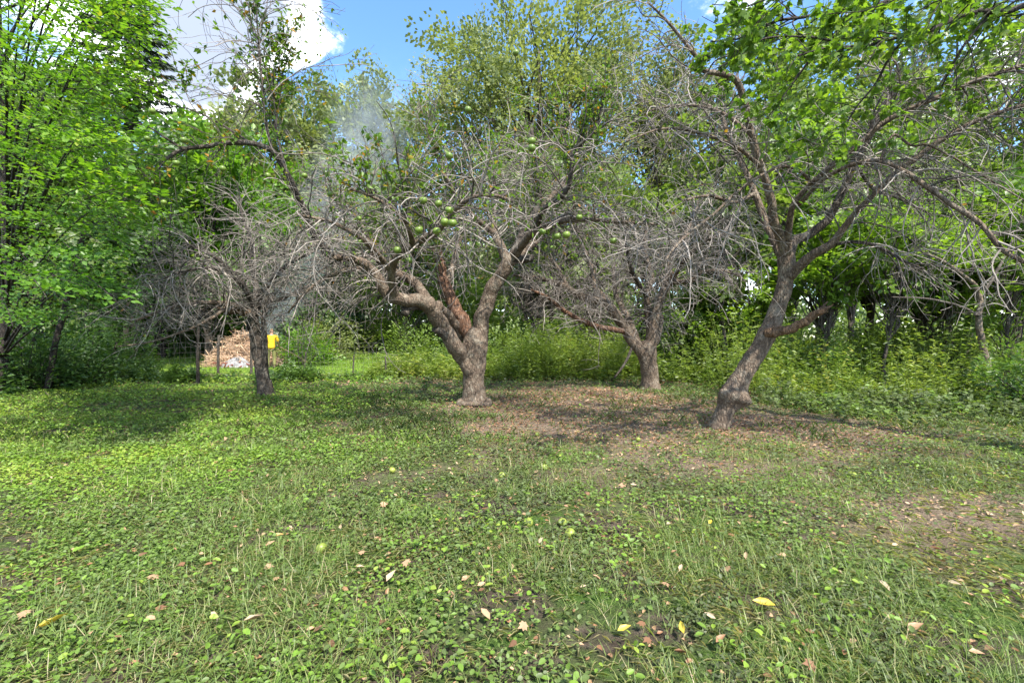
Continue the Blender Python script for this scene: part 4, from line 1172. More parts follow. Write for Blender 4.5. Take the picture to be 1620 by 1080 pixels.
def undergrowth():
    weeds('tall_weeds', 'tall golden tipped weeds between the leaning tree and the slim curved tree', 480, strip(5.4, 11.2, 10.6, 9.8, 3.2), (1.0, 2.1), (.09, .17), MAT['leaf_weed'], .55, 24)
    weeds('tall_weeds', 'dense green weeds at the foot of the open wood behind the golden weeds', 500, strip(4.5, 14.5, 15, 12, 5), (.9, 1.9), (.10, .2), MAT['leaf_wood'], .55, 20, ratio=.4)
    weeds('tall_weeds', 'sunlit yellow green weeds between the central and rear apple trees', 900, strip(0.0, 15.3, 4.6, 15.0, 3.0), (.8, 1.7), (.10, .2), MAT['leaf_weed'], .62, 22)
    weeds('tall_weeds', 'weedy tangle behind the rear apple trunk', 550, strip(3.8, 15.5, 8.5, 14.0, 3.0), (.7, 1.5), (.09, .16), MAT['leaf_weed'], .3, 20)
    weeds('tall_weeds', 'pale wispy grasses and weeds behind the fork of the central tree', 800, strip(-5.0, 16.0, -.2, 15.4, 3.0), (.5, 1.2), (.10, .22), MAT['leaf_weed'], .66, 18)
    weeds('tall_weeds', 'dark weeds and brambles under the hanging sprays', 800, lambda n: (-12.3 - 4.2 * U(0, 1, n) ** 1.3 + rng.normal(size=n) * .35, 10.7 + 5 * U(0, 1, n)), (.8, 2.1), (.09, .16), MAT['leaf_dark'], .55, 22, ratio=.45)
    weeds('vines', 'low creepers growing along the foot of the wire fence', 520, strip(-13.5, 14.0, -4.5, 15.0, .9), (.10, .36), (.06, .10), MAT['leaf_dark'], .6, 12, ratio=.6)
    weeds('vines', 'knee high shaded creepers at the edge of the clearing by the curved tree', 1300, strip(5.6, 8.4, 11, 7.2, 3.2), (.12, .5), (.06, .11), MAT['leaf_ivy'], .3, 10, ratio=.7)
    weeds('goldenrod', 'goldenrod with orange yellow heads among the green weeds beside the leaning tree', 14, strip(6.2, 10.3, 8.4, 10.3, 1.0), (1.3, 2.3), (.06, .12), MAT['leaf_weed'], .98, 26)
    S = [('bright leafy bush beside the burning brush pile', 482, 578, 3.0, 2.0, 'leaf_bright', .6, .14),
         ('pale flowering bush behind the bright bush by the brush pile', 520, 570, 4.2, 3.2, 'leaf_oak', .75, .16),
         ('bush under the low limb of the central apple tree', 655, 585, 3.2, 2.0, 'leaf_weed', .35, .12),
         ('dark round bush seen through the fork of the central tree', 735, 582, 3.0, 2.2, 'leaf_dark', .6, .13),
         ('green bush to the weedy side of the central trunk', 795, 585, 3.2, 2.1, 'leaf_wood', .55, .13),
         ('big light green bush left of the rear apple tree', 870, 580, 4.5, 2.6, 'leaf_weed', .3, .14),
         ('leafy bush directly behind the rear apple trunk', 1015, 590, 3.4, 2.2, 'leaf_wood', .6, .13),
         ('shaded bush between the rear and leaning trunks', 1100, 597, 3.2, 2.1, 'leaf_wood', .4, .12),
         ('bush behind the leaning trunk at its burl', 1195, 605, 2.8, 1.8, 'leaf_wood', .4, .11),
         ('deep green bush under the broken stub limb', 1280, 612, 2.2, 1.5, 'leaf_dark', .7, .10),
         ('bush at the base of the slim curved tree', 1600, 640, 1.9, 1.3, 'leaf_wood', .45, .09),
         ('dark bush at the clearing edge past the curved tree', 1660, 655, 2.0, 1.6, 'leaf_dark', .7, .09),
         ('broad bush behind the golden weeds', 1420, 600, 3.6, 2.2, 'leaf_wood', .6, .13),
         ('bush behind the curved slim tree in the open wood', 1520, 597, 3.4, 2.2, 'leaf_wood', .5, .13),
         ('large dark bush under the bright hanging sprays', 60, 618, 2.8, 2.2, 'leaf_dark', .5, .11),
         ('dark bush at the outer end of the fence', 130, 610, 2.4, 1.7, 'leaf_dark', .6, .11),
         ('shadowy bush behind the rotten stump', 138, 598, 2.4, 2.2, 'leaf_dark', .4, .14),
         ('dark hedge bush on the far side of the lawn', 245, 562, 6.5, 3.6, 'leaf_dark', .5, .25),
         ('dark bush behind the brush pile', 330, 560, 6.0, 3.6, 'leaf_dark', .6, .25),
         ('added pale bush low behind the golden weeds', 1360, 598, 3.0, 1.9, 'leaf_weed', .6, .13),  # this and the next pale bushes are added to lighten the dark gaps
         ('added pale bush beside the foot of a dark trunk in the open wood', 1455, 592, 3.4, 2.4, 'leaf_weed', .55, .13),
         ('added pale bush far behind the curved slim tree', 1560, 586, 3.6, 2.6, 'leaf_weed', .5, .14),
         ('added pale bush between the burl of the leaning tree and the broken stub', 1245, 592, 3.2, 2.3, 'leaf_weed', .5, .13),
         ('added pale bush left of the burl of the leaning tree', 1130, 588, 3.4, 2.3, 'leaf_weed', .55, .13),
         ('far green bush on the lawn rim behind the pale flowering bush', 590, 557, 9.0, 5.2, 'leaf_wood', .6, .28),
         ('far green bush on the lawn rim behind the low limb', 690, 558, 8.0, 5.0, 'leaf_wood', .6, .28),
         ('far green bush behind the big light green bush', 850, 558, 8.0, 5.0, 'leaf_weed', .4, .28),
         ('far green bush behind the rear apple tree crown', 980, 560, 8.0, 4.8, 'leaf_wood', .6, .26),
         ('viny clump growing through the wire fence', 220, 604, 1.2, .6, 'leaf_dark', .7, .08),
         ('small viny clump at the fence near the slim apple tree', 470, 603, 1.5, .5, 'leaf_dark', .8, .09),
         ('low leafy clump at the fence by the sapling', 290, 605, 1.1, .4, 'leaf_dark', .8, .09)]
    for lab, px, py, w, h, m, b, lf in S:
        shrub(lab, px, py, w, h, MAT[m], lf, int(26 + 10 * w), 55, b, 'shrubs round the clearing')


undergrowth()


# ------------------------------------------------------------------ ground cover
def zone(y0, y1, dens, margin=.3):
    """random points in the viewed wedge between depths"""
    area = (y1 ** 2 - y0 ** 2) * 1.16 + 2 * margin * (y1 - y0)
    n = int(area * dens)
    Y = np.sqrt(U(y0 ** 2, y1 ** 2, n))
    X = U(-1.16, 1.16, n) * Y + U(-margin, margin, n)
    return X, Y


def low_leaves(mb, X, Y, keep, L, z, tmpl, tint, ratio=.85, tilt=.5):
    k = U(0, 1, len(X)) < keep
    X, Y = X[k], Y[k]
    n = len(X)
    tint = np.broadcast_to(tint, k.shape)[k]
    Z = gz(X, Y) + U(z[0], z[1], n)
    D = rand_dir(n, .25)
    Ls = U(.6, 1.3, n) * L
    leaf_batch(mb, np.stack([X, Y, Z], -1), D, up_normals(n, tilt), Ls, Ls * ratio, tmpl, np.clip(tint + U(-.2, .2, n), 0, 1))


def cover():
    iv = MB()
    for y0, y1, dens, L, tm, rat in ((1.3, 3.0, 2400, .022, T_HEX, .9), (1.3, 3.4, 1300, .030, T_RH, .42), (3.0, 5.0, 1700, .027, T_HEX, .85), (3.4, 6.0, 700, .040, T_RH, .45), (5.0, 8.5, 950, .039, T_RH, .95), (8.5, 13.5, 420, .053, T_RH, .95), (13.5, 17, 110, .09, T_RH, .95)):
        X, Y = zone(y0, y1, dens)
        lt, lu = litter(X, Y), lush(X, Y)
        patch = fbm(X * 2.2, Y * 2.2, 5)
        keep = np.clip(1.0 - .78 * lt, .1, 1) * np.clip((patch - .375) * 4.5 + .6 * lu, .06, 1)
        species = fbm(X * 1.3, Y * 1.3, 8)
        low_leaves(iv, X, Y, keep, L, (.012, .012 + L * 1.6), tm, .30 + .5 * lu + .9 * (species - .5), rat, .5)
    o = iv.build('creeping_leaves', MAT['leaf_ivy'], stuff=True)
    tag(o, 'small round leaved creeping plants carpeting the clearing', 'ground cover')
    # clover-like tufts and larger plantain leaves close by
    br = MB()
    X, Y = zone(1.4, 6.5, 13)
    n0 = len(X)
    k = 14
    XX = np.repeat(X, k) + rng.normal(size=n0 * k) * .075
    YY = np.repeat(Y, k) + rng.normal(size=n0 * k) * .075
    kp = np.repeat(np.clip((fbm(X * .9, Y * .9, 15) - .30) * 3, 0, 1) * (1 - .7 * litter(X, Y)), k)
    low_leaves(br, XX, YY, kp, .036, (.03, .10), T_OVAL, .62 + np.repeat(U(-.25, .3, n0), k), .62, .45)
    o = br.build('leafy_tufts', MAT['leaf_ivy'], stuff=True)
    tag(o, 'brighter tufts of broad leaved seedlings among the creeping plants', 'ground cover')
    # grass blades
    gm = MB()
    for y0, y1, dens, L, wd in ((1.3, 3.4, 2100, .11, .0034), (3.4, 6.0, 1000, .115, .0048), (6.0, 11, 300, .11, .008)):
        X, Y = zone(y0, y1, dens)
        lt = litter(X, Y)
        tuft = fbm(X * 1.4 + 9, Y * 1.4, 41)
        kp = U(0, 1, len(X)) < np.clip((tuft - .42) * 5.0, .03, 1) * (1 - .75 * lt)
        X, Y = X[kp], Y[kp]
        # blades gather into tussocks
        cx, cy = np.round(X / .16) * .16 + .05 * np.sin(Y * 40), np.round(Y / .16) * .16
        w = U(.2, .8, len(X))
        X, Y = X * (1 - w) + cx * w, Y * (1 - w) + cy * w
        n = len(X)
        a = U(0, 2 * np.pi, n)
        ln = np.stack([np.cos(a), np.sin(a)], -1)
        sp = U(.2, 1.15, n)
        D = norm(np.concatenate([ln * sp[:, None], np.ones((n, 1))], 1))
        N = norm(np.concatenate([-ln, sp[:, None]], 1))
        leaf_batch(gm, np.stack([X, Y, gz(X, Y) - .005], -1), D, N, U(.45, 1.5, n) * L * np.clip(.55 + 1.6 * (fbm(X * 1.4 + 9, Y * 1.4, 41) - .35), .6, 1.6), wd * U(.7, 1.3, n), T_BLADE if y0 < 5 else T_RH, np.clip(.45 + U(-.4, .4, n) + (U(0, 1, n) < .1) * .5, 0, 1))
    o = gm.build('grass', MAT['grass'], stuff=True)
    tag(o, 'thin tussocky grass blades in the clearing', 'grass')
    # flattened dry straw and thatch between the plants
    th = MB()
    for y0, y1, dens, L, wd in ((1.3, 3.4, 1100, .075, .0032), (3.4, 6.5, 480, .085, .005), (6.5, 11, 150, .10, .008)):
        X, Y = zone(y0, y1, dens)
        k = U(0, 1, len(X)) < (1 - .6 * litter(X, Y)) * np.clip((fbm(X * 1.7, Y * 1.7, 91) - .3) * 3.5, .1, 1)
        X, Y = X[k], Y[k]
        n = len(X)
        leaf_batch(th, np.stack([X, Y, gz(X, Y) + U(.004, .03, n)], -1), rand_dir(n, .18), up_normals(n, .4), U(.5, 1.4, n) * L, wd, T_RH, U(.72, 1, n))
    o = th.build('thatch', MAT['grass'], stuff=True)
    tag(o, 'flattened dry straw lying between the low plants', 'grass')
    # sunny lawn beyond the fence
    lw = MB()
    n = 34000
    Y = np.sqrt(U(15.5 ** 2, 40 ** 2, n))
    X = U(-1.0, .05, n) * Y + 0.2
    D = norm(np.concatenate([rng.normal(size=(n, 2)) * .5, np.ones((n, 1))], 1))
    leaf_batch(lw, np.stack([X, Y, gz(X, Y)], -1), D, rand_dir(n, .3), U(.06, .16, n) * (Y / 22), .012 * Y / 14, T_RH, U(.1, .9, n))
    o = lw.build('lawn_grass', MAT['lawn_grass'], stuff=True)
    tag(o, 'bright sunlit lawn grass beyond the wire fence', 'grass')
    # leaf litter
    lf = MB()
    for y0, y1, dens, L, tm in ((1.4, 5.5, 150, .036, T_CURL), (5.5, 9.5, 260, .045, T_CURL), (9.5, 17, 190, .06, T_RH)):
        X, Y = zone(y0, y1, dens)
        lt = litter(X, Y)
        kp = np.clip(lt * 1.3 - .12, .38 - .22 * lush(X, Y), 1)
        low_leaves(lf, X, Y, kp, L, (.008, .03), tm, .42 + .5 * (fbm(X * .6, Y * .6, 66) - .5) + .18 * (X > 2.5) * (Y < 5.0), .7, .45)
    o = lf.build('leaf_litter', MAT['leaf_dry'], stuff=True)
    tag(o, 'brown dead leaves littering the bare ground between the apple trees', 'fallen leaves')


cover()

# ------------------------------------------------------------------ single fallen leaves and apples
def fallen_leaf(px, py, L, mat, tint, label, group=None, yaw=None, ratio=.55, tm=T_CURL):
    g = G(px, py)
    g[2] = gz(g[0], g[1]) + .05
    mb = MB()
    a = U(0, 2 * math.pi) if yaw is None else yaw
    leaf_batch(mb, g[None], np.array([[math.cos(a), math.sin(a), U(-.1, .2)]]), up_normals(1, .3) + np.array([[0, -.35, 0]]), L, L * ratio, tm, tint)
    o = mb.build('fallen_leaf', mat, origin=g)
    tag(o, label, 'leaf', group)


def fallen():
    Yw, Dr = MAT['leaf_yellow'], MAT['leaf_dry']
    F = fallen_leaf
    F(1230, 970, .11, Yw, .6, 'large yellow leaf with tan spots lying flat in the grass', yaw=2.7)
    F(978, 1012, .075, Yw, .9, 'pale yellow leaf tilted up in the near grass', yaw=.3)
    F(1084, 1018, .075, Yw, 1.0, 'upright cream yellow leaf stuck among grass blades', yaw=1.4)
    F(1122, 838, .06, Yw, .4, 'small golden leaf on sunlit ground', yaw=.8)
    F(48, 1022, .12, Yw, .9, 'long pale yellow leaf at the near corner of the clearing', yaw=.9, ratio=.3)
    F(610, 940, .10, Dr, .85, 'pale tan lobed leaf standing in the grass', yaw=1.2)
    F(1440, 1010, .10, Dr, .5, 'curled rusty brown leaf in dark green plants', yaw=.2)
    F(1411, 945, .085, Dr, .8, 'folded light brown leaf near the sunlit strip', yaw=1.5)
    F(382, 1006, .10, Dr, .72, 'long tan dead leaf lying level in front of the grass', yaw=.05, ratio=.28)
    F(1182, 895, .07, Dr, .65, 'brown leaf above the large yellow leaf', yaw=1.1)
    F(430, 858, .07, Dr, 1.0, 'orange brown leaf on bare soil', yaw=.4)
    F(538, 845, .06, Dr, .7, 'small tan leaf near the lone yellow green apple', yaw=2.0)
    F(1135, 1032, .07, Dr, .4, 'dark crumpled leaf near the upright yellow leaf', yaw=.5)
    F(775, 1000, .085, Dr, .6, 'brown leaf wedged in the grass below the apples', yaw=2.2)
    kinds = [(.08, T_CURL, .55, 'dark brown oval dead leaf curled among the low plants'), (.30, T_CURL, .42, 'narrow rusty dead leaf among the low plants'), (.55, T_CURL, .7, 'broad tan dead leaf cupped on the low plants'),
             (.20, T_MAPLE, .9, 'dark lobed dead leaf fallen on the low plants'), (.5, T_MAPLE, .9, 'light brown lobed dead leaf fallen on the low plants'), (.78, T_CURL, .5, 'pale bleached dead leaf lying on the low plants')]
    for i in range(120):
        py = 690 + 380 * U() ** 1.3
        tt, tm, ra, lab = kinds[i % 6]
        F(U(20, 1600), py, U(.035, .07), Dr, tt, lab, 'dead leaves: ' + ' '.join(lab.split()[:3]), ratio=ra, tm=tm)


fallen()


def apple_mat(name, a, b, c):
    m = bpy.data.materials.new(name)
    m.use_nodes = True
    t = NT(m.node_tree)
    tc = t.n('ShaderNodeTexCoord').outputs['Object']
    oi = t.n('ShaderNodeObjectInfo').outputs['Random']
    n1 = t.n('ShaderNodeTexNoise', {'Vector': tc, 'Scale': 30.0, 'Detail': 5.0}).outputs[0]
    n2 = t.n('ShaderNodeTexNoise', {'Vector': tc, 'Scale': 240.0, 'Detail': 2.0}).outputs[0]
    c0 = t.ramp(t.math('ADD', n1, t.math('MULTIPLY', t.math('SUBTRACT', oi, .5), .25)), [(.35, a), (.65, b)])
    c0 = t.mix(t.n('ShaderNodeMapRange', {0: n2, 1: .62, 2: .7}).outputs[0], c0, c)
    p = t.n('ShaderNodeBsdfPrincipled', {'Base Color': c0, 'Roughness': .38, 'Specular IOR Level': .4}).outputs[0]
    t.n('ShaderNodeOutputMaterial', {0: p})
    return m


MAT['apple_green'] = apple_mat('apple_green', (.085, .14, .02), (.15, .21, .03), (.19, .15, .055))
MAT['apple_fallen'] = apple_mat('apple_fallen', (.15, .20, .03), (.24, .27, .05), (.17, .10, .03))
_am = {}


def apple(pos, r, mat, label, group=None, hang=True, tilt=None):
    root = thing('apple', label, 'apple', pos, group)
    if mat.name not in _am:
        n, k = 12, 16
        th = np.linspace(0.06, math.pi - .06, n)
        prof_r = np.sin(th) * (1 + .05 * np.cos(th))
        prof_z = np.cos(th) * .88 - .28 * np.exp(-(th / .33) ** 2) + .16 * np.exp(-((math.pi - th) / .3) ** 2)
        a = np.arange(k) / k * 2 * np.pi
        lob = 1 + .035 * np.cos(5 * a)[None] * np.clip(-np.cos(th), 0, 1)[:, None]
        V = np.stack([prof_r[:, None] * np.cos(a) * lob, prof_r[:, None] * np.sin(a) * lob, np.broadcast_to(prof_z[:, None], (n, k))], -1)
        idx = np.arange(n * k).reshape(n, k)
        Q = np.stack([idx[:-1], idx[1:], np.roll(idx[1:], -1, 1), np.roll(idx[:-1], -1, 1)], -1).reshape(-1, 4)
        mb = MB()
        mb.add(V, [Q, idx[:1], idx[-1:, ::-1]])
        body = mb.mesh('flesh', mat)
        mb = MB()
        tubes(mb, np.array([[[0, 0, .55], [.02, 0, .9], [.1, .03, 1.35]]]), np.array([[.06, .05, .06]]), 5, cap=True)
        stem = mb.mesh('stem', MAT['twig_dark'])
        mb = MB()
        a5 = np.arange(6) / 6 * 2 * np.pi
        leaf_batch(mb, np.tile([[0, 0, -.80]], (6, 1)), np.stack([np.cos(a5), np.sin(a5), -.7 + 0 * a5], -1), np.tile([[0, 0, -1.]], (6, 1)), .22, .09, T_RH, .3)
        cal = mb.mesh('calyx', MAT['leaf_dry'])
        _am[mat.name] = (body, stem, cal)
    root.scale = (r, r, r)
    root.rotation_euler = tilt if tilt is not None else (U(-.4, .4), U(-.4, .4), U(0, 6))
    for nm, me in zip(('flesh', 'stem', 'calyx'), _am[mat.name]):
        o = bpy.data.objects.new(nm, me)
        COL.objects.link(o)
        o.parent = root


def apples():
    A, Gm = [], MAT['apple_green']
    hang = [(858, 367, 6.6, 'round green apple hanging alone beside the touching pair'), (882, 374, 6.5, 'duller apple of the touching pair on the right limb'),
            (896, 372, 6.5, 'brighter apple of the touching pair, on the side away from the trunk'), (663, 364, 6.3, 'green apple at the low end of the apple laden bough'),
            (691, 366, 6.2, 'green apple resting against the upper side of the apple laden bough'), (711, 333, 6.0, 'topmost green apple of the cluster on the laden bough'),
            (704, 352, 6.0, 'shaded apple behind its neighbour in the cluster on the laden bough'), (716, 353, 5.9, 'front apple of the cluster on the laden bough'),
            (629, 396, 6.6, 'green apple hanging at the bend of the riser limb'), (649, 412, 6.6, 'lowest green apple hanging under the laden bough'),
            (970, 381, 7.0, 'lone green apple hanging among bare twigs toward the rear tree'), (569, 346, 6.6, 'green apple in twigs to the lawn side of the laden bough'),
            (841, 236, 6.3, 'green apple hung high under a pale twig near the crown middle'), (711, 248, 6.5, 'dark apple hung among leaves high in the central crown'),
            (670, 318, 6.2, 'yellowish apple half hidden by leaves above the laden bough'), (694, 323, 6.2, 'apple half hidden by a leaf near the cluster top'),
            (816, 87, 7.0, 'highest apple on a leafy shoot against the big oak'), (741, 176, 6.6, 'dark apple in the topmost leaves of the central crown'),
            (841, 225, 6.4, 'apple just above the one under the pale twig'), (916, 344, 7.4, 'small apple on the dead horizontal branch'),
            (244, 178, 5.6, 'dark apple on the thin top twig of the arching bough'), (293, 223, 5.8, 'apple hanging just above the arching bough'),
            (281, 259, 5.8, 'apple hanging under the end of the arching bough'), (354, 268, 5.9, 'apple on a long twig under the middle of the arching bough'),
            (261, 321, 6.2, 'pale apple low under the tip of the arching bough'), (236, 221, 5.8, 'small apple near the tip of the arching bough'),
            (425, 279, 6.2, 'apple beside the yellow leaf near the rise of the bough'), (483, 279, 6.5, 'apple in the twigs to the trunk side of the bough'),
            (314, 410, 8.4, 'green apple low in the twigs of the slim apple tree'), (427, 386, 8.6, 'apple in the dense twigs above the slim apple tree fork'),
            (570, 383, 7.2, 'apple hidden in twigs under the lawn side limb'), (523, 308, 6.6, 'apple hanging between the bough and the laden limb')]
    for px, py, Y, lab in hang:
        apple(P(px, py, Y - .7), U(.044, .053) * (.74 if px < 600 else 1), Gm, lab, 'green apples hanging in the trees')
    gr = [(890, 830, 'fallen apple lying behind its pair in the grass'), (902, 848, 'fallen apple in front of its pair in the grass'), (836, 831, 'fallen apple half sunk in leaves beside the pair'),
          (507, 876, 'lone yellow green apple fallen in tufted plants'), (794, 757, 'fallen apple on the brown leaves nearest the central trunk line'), (862, 743, 'small pale fallen apple in leaf litter'),
          (620, 748, 'fallen apple among dull creeping leaves'), (1350, 757, 'fallen apple on the sunlit strip below the leaning tree'), (705, 655, 'fallen apple near the foot of the central trunk'),
          (1010, 700, 'fallen apple in the litter between the rear and leaning trees'), (850, 690, 'fallen apple in sunny litter right of the central trunk')]
    for px, py, lab in gr:
        g = G(px, py)
        g[2] = gz(g[0], g[1]) + .032
        apple(g, U(.033, .041), MAT['apple_fallen'], lab, 'apples fallen on the ground', False, (U(-1.2, 1.2), U(-1.2, 1.2), U(0, 6)))


apples()


# ------------------------------------------------------------------ fence, brush pile, person, smoke
def fence():
    p0 = np.array([-16.5, 15.0, 0])
    root = thing('wire_fence', 'sagging wire mesh fence with dark posts between the clearing and the lawn', 'fence', p0)
    run = [(-16.5, 15.0), (-13.6, 15.4), (-10.6, 16.4), (-9.4, 16.4), (-7.4, 16.2), (-5.6, 16.0), (-4.4, 15.9)]
    m = plain_mat('fence_post', (.03, .026, .022), (.09, .075, .06), 9, .9, .2, .3)
    wm = plain_mat('fence_wire', (.06, .055, .05), (.16, .15, .14), 30, .6)
    for i, (x, y) in enumerate(run):
        lean = .22 if i == 1 else U(-.05, .05)
        hh = (1.45, 1.35, 1.5, 1.25, .9, .8, .75)[i]
        pr = (.05, .05, .045, .045, .028, .025, .025)[i]
        mb = MB()
        limb_tube(mb, smooth_path([(x, y, -.2, pr * 1.15), (x + lean * .5, y, hh * .5, pr * 1.05), (x + lean, y + .03, hh, pr)], 10), 8, .12, 9, i * 3.1)
        mb.build('post', m, root)
    mb = MB()
    xy = np.array(run)
    cum = np.concatenate([[0], np.cumsum(np.linalg.norm(np.diff(xy, axis=0), axis=1))])
    s = np.linspace(0, cum[-1], 120)
    X, Y = np.interp(s, cum, xy[:, 0]), np.interp(s, cum, xy[:, 1])
    for z in (.12, .25, .39, .54, .70, .87, 1.05, 1.2):
        PP = np.stack([X, Y - .05, z + .03 * np.sin(s * 2.0 + z * 3)], -1)[None]
        tubes(mb, PP, np.full((1, 120), .0035), 3)
    s = np.arange(0, cum[-1], .16)
    X, Y = np.interp(s, cum, xy[:, 0]), np.interp(s, cum, xy[:, 1])
    PP = np.stack([np.stack([X + .015 * np.sin(s * 7 + k), Y - .055 + 0 * s, np.full_like(s, z)], -1) for k, z in enumerate((.02, .4, .8, 1.2))], 1)
    tubes(mb, PP, np.full(PP.shape[:2], .003), 3)
    mb.build('wire_mesh', wm, root, stuff=True)
    # old stump by the leaning post
    g = G(163, 606)
    st = thing('tree_stump', 'low dark rotten stump at the foot of the leaning fence post', 'stump', g)
    mb = MB()
    limb_tube(mb, smooth_path([(g[0], g[1], -.1, .30), (g[0], g[1], .12, .22), (g[0] + .02, g[1], .36, .19)], 12), 14, .2, 6)
    mb.build('stump', MAT['dark_bark'], st)


def brush_pile():
    g = np.array([*at(392, 22.6), 0])
    root = thing('brush_pile', 'burning heap of tan dead brush with white ash on the lawn', 'brush pile', g)
    mats = [plain_mat('brush_tan', (.42, .27, .17), (.62, .46, .32), 5), plain_mat('brush_brown', (.22, .13, .08), (.42, .27, .17), 5)]
    for mi, N in ((0, 650), (1, 420)):
        a = U(0, 2 * np.pi, N)
        r = U(0, 1, N) ** .6
        top = 1.65 * (1 - r ** 2) + .1
        C = np.stack([r * np.cos(a) * 1.85, r * np.sin(a) * 1.2, U(.05, 1, N) * top], -1) + g
        C[:, 2] *= 1 - .35 * np.exp(-((C[:, 0] - g[0] - .55) / .4) ** 2)
        d = norm(np.stack([np.cos(a) + rng.normal(size=N) * .8, np.sin(a) * .6 + rng.normal(size=N) * .6, rng.normal(size=N) * .45 - .1], -1))
        ln = U(.5, 1.5, N)
        tt = np.linspace(-.5, .5, 6)
        PP = C[:, None] + d[:, None] * (ln[:, None] * tt)[..., None] + rng.normal(size=(N, 6, 3)) * .035
        PP[:, :, 2] = np.maximum(PP[:, :, 2], .02)
        mb = MB()
        tubes(mb, PP, np.broadcast_to(np.linspace(.014, .005, 6), (N, 6)) * U(.6, 1.6, (N, 1)), 4)
        if mi == 0:
            k = 700
            j = rng.integers(0, N, k)
            q = PP[j, rng.integers(0, 6, k)]
            leaf_batch(mb, q, rand_dir(k), rand_dir(k), U(.06, .18, k), .06, T_RH, .5)
        mb.build('brush', mats[mi], root, stuff=True)
    # ash bed and embers at the near side
    ash = plain_mat('ash', (.14, .138, .14), (.30, .295, .30), 9, .95, .1, .6)
    n, k = 10, 22
    rr = np.linspace(0, 1, n)[:, None]
    aa = (np.arange(k) / k * 2 * np.pi)[None]
    X, Y = rr * np.cos(aa) * .85, rr * np.sin(aa) * .5
    Z = .42 * (1 - rr ** 1.6) * (1 + .3 * np.sin(3 * aa + 4 * rr)) - .02
    V = np.stack([X + g[0] + .1, Y + g[1] - 1.05, Z + 0 * aa], -1)
    idx = np.arange(n * k).reshape(n, k)
    mb = MB()
    mb.add(V, [np.stack([idx[:-1], np.roll(idx[:-1], -1, 1), np.roll(idx[1:], -1, 1), idx[1:]], -1).reshape(-1, 4)])
    mb.build('ash_bed', ash, root)
    em = bpy.data.materials.new('ember')
    em.use_nodes = True
    t = NT(em.node_tree)
    tc = t.n('ShaderNodeTexCoord').outputs['Object']
    nz = t.n('ShaderNodeTexNoise', {'Vector': tc, 'Scale': 8.0}).outputs[0]
    t.n('ShaderNodeOutputMaterial', {0: t.n('ShaderNodeBsdfPrincipled', {'Base Color': (.12, .045, .035, 1), 'Emission Color': (1, .16, .06, 1), 'Emission Strength': t.math('MULTIPLY', nz, .06), 'Roughness': .9}).outputs[0]})
    mb = MB()
    N = 14
    C = np.stack([U(-.75, .65, N) + g[0] + .2, U(-.5, .2, N) + g[1] - 1.3, U(.03, .25, N)], -1)
    d = rand_dir(N, .2)
    PP = C[:, None] + d[:, None] * np.linspace(-.13, .13, 4)[None, :, None]
    tubes(mb, PP, np.full((N, 4), .03), 5, cap=True)
    mb.build('embers', em, root, stuff=True)


def skin_body(name, verts, edges, mat, parent, sub=2):
    """verts: (x,y,z,r) relative to the parent's origin"""
    me = bpy.data.meshes.new(name)
    me.from_pydata([v[:3] for v in verts], edges, [])
    me.materials.append(mat)
    o = bpy.data.objects.new(name, me)
    COL.objects.link(o)
    o.parent = parent
    mod = o.modifiers.new('skin', 'SKIN')
    for i, v in enumerate(verts):
        s = me.skin_vertices[0].data[i]
        r = v[3]
        s.radius = r if isinstance(r, tuple) else (r, r)
        s.use_root = i == 0
    mod.use_smooth_shade = True
    sb = o.modifiers.new('sub', 'SUBSURF')
    sb.levels = sb.render_levels = sub
    return o


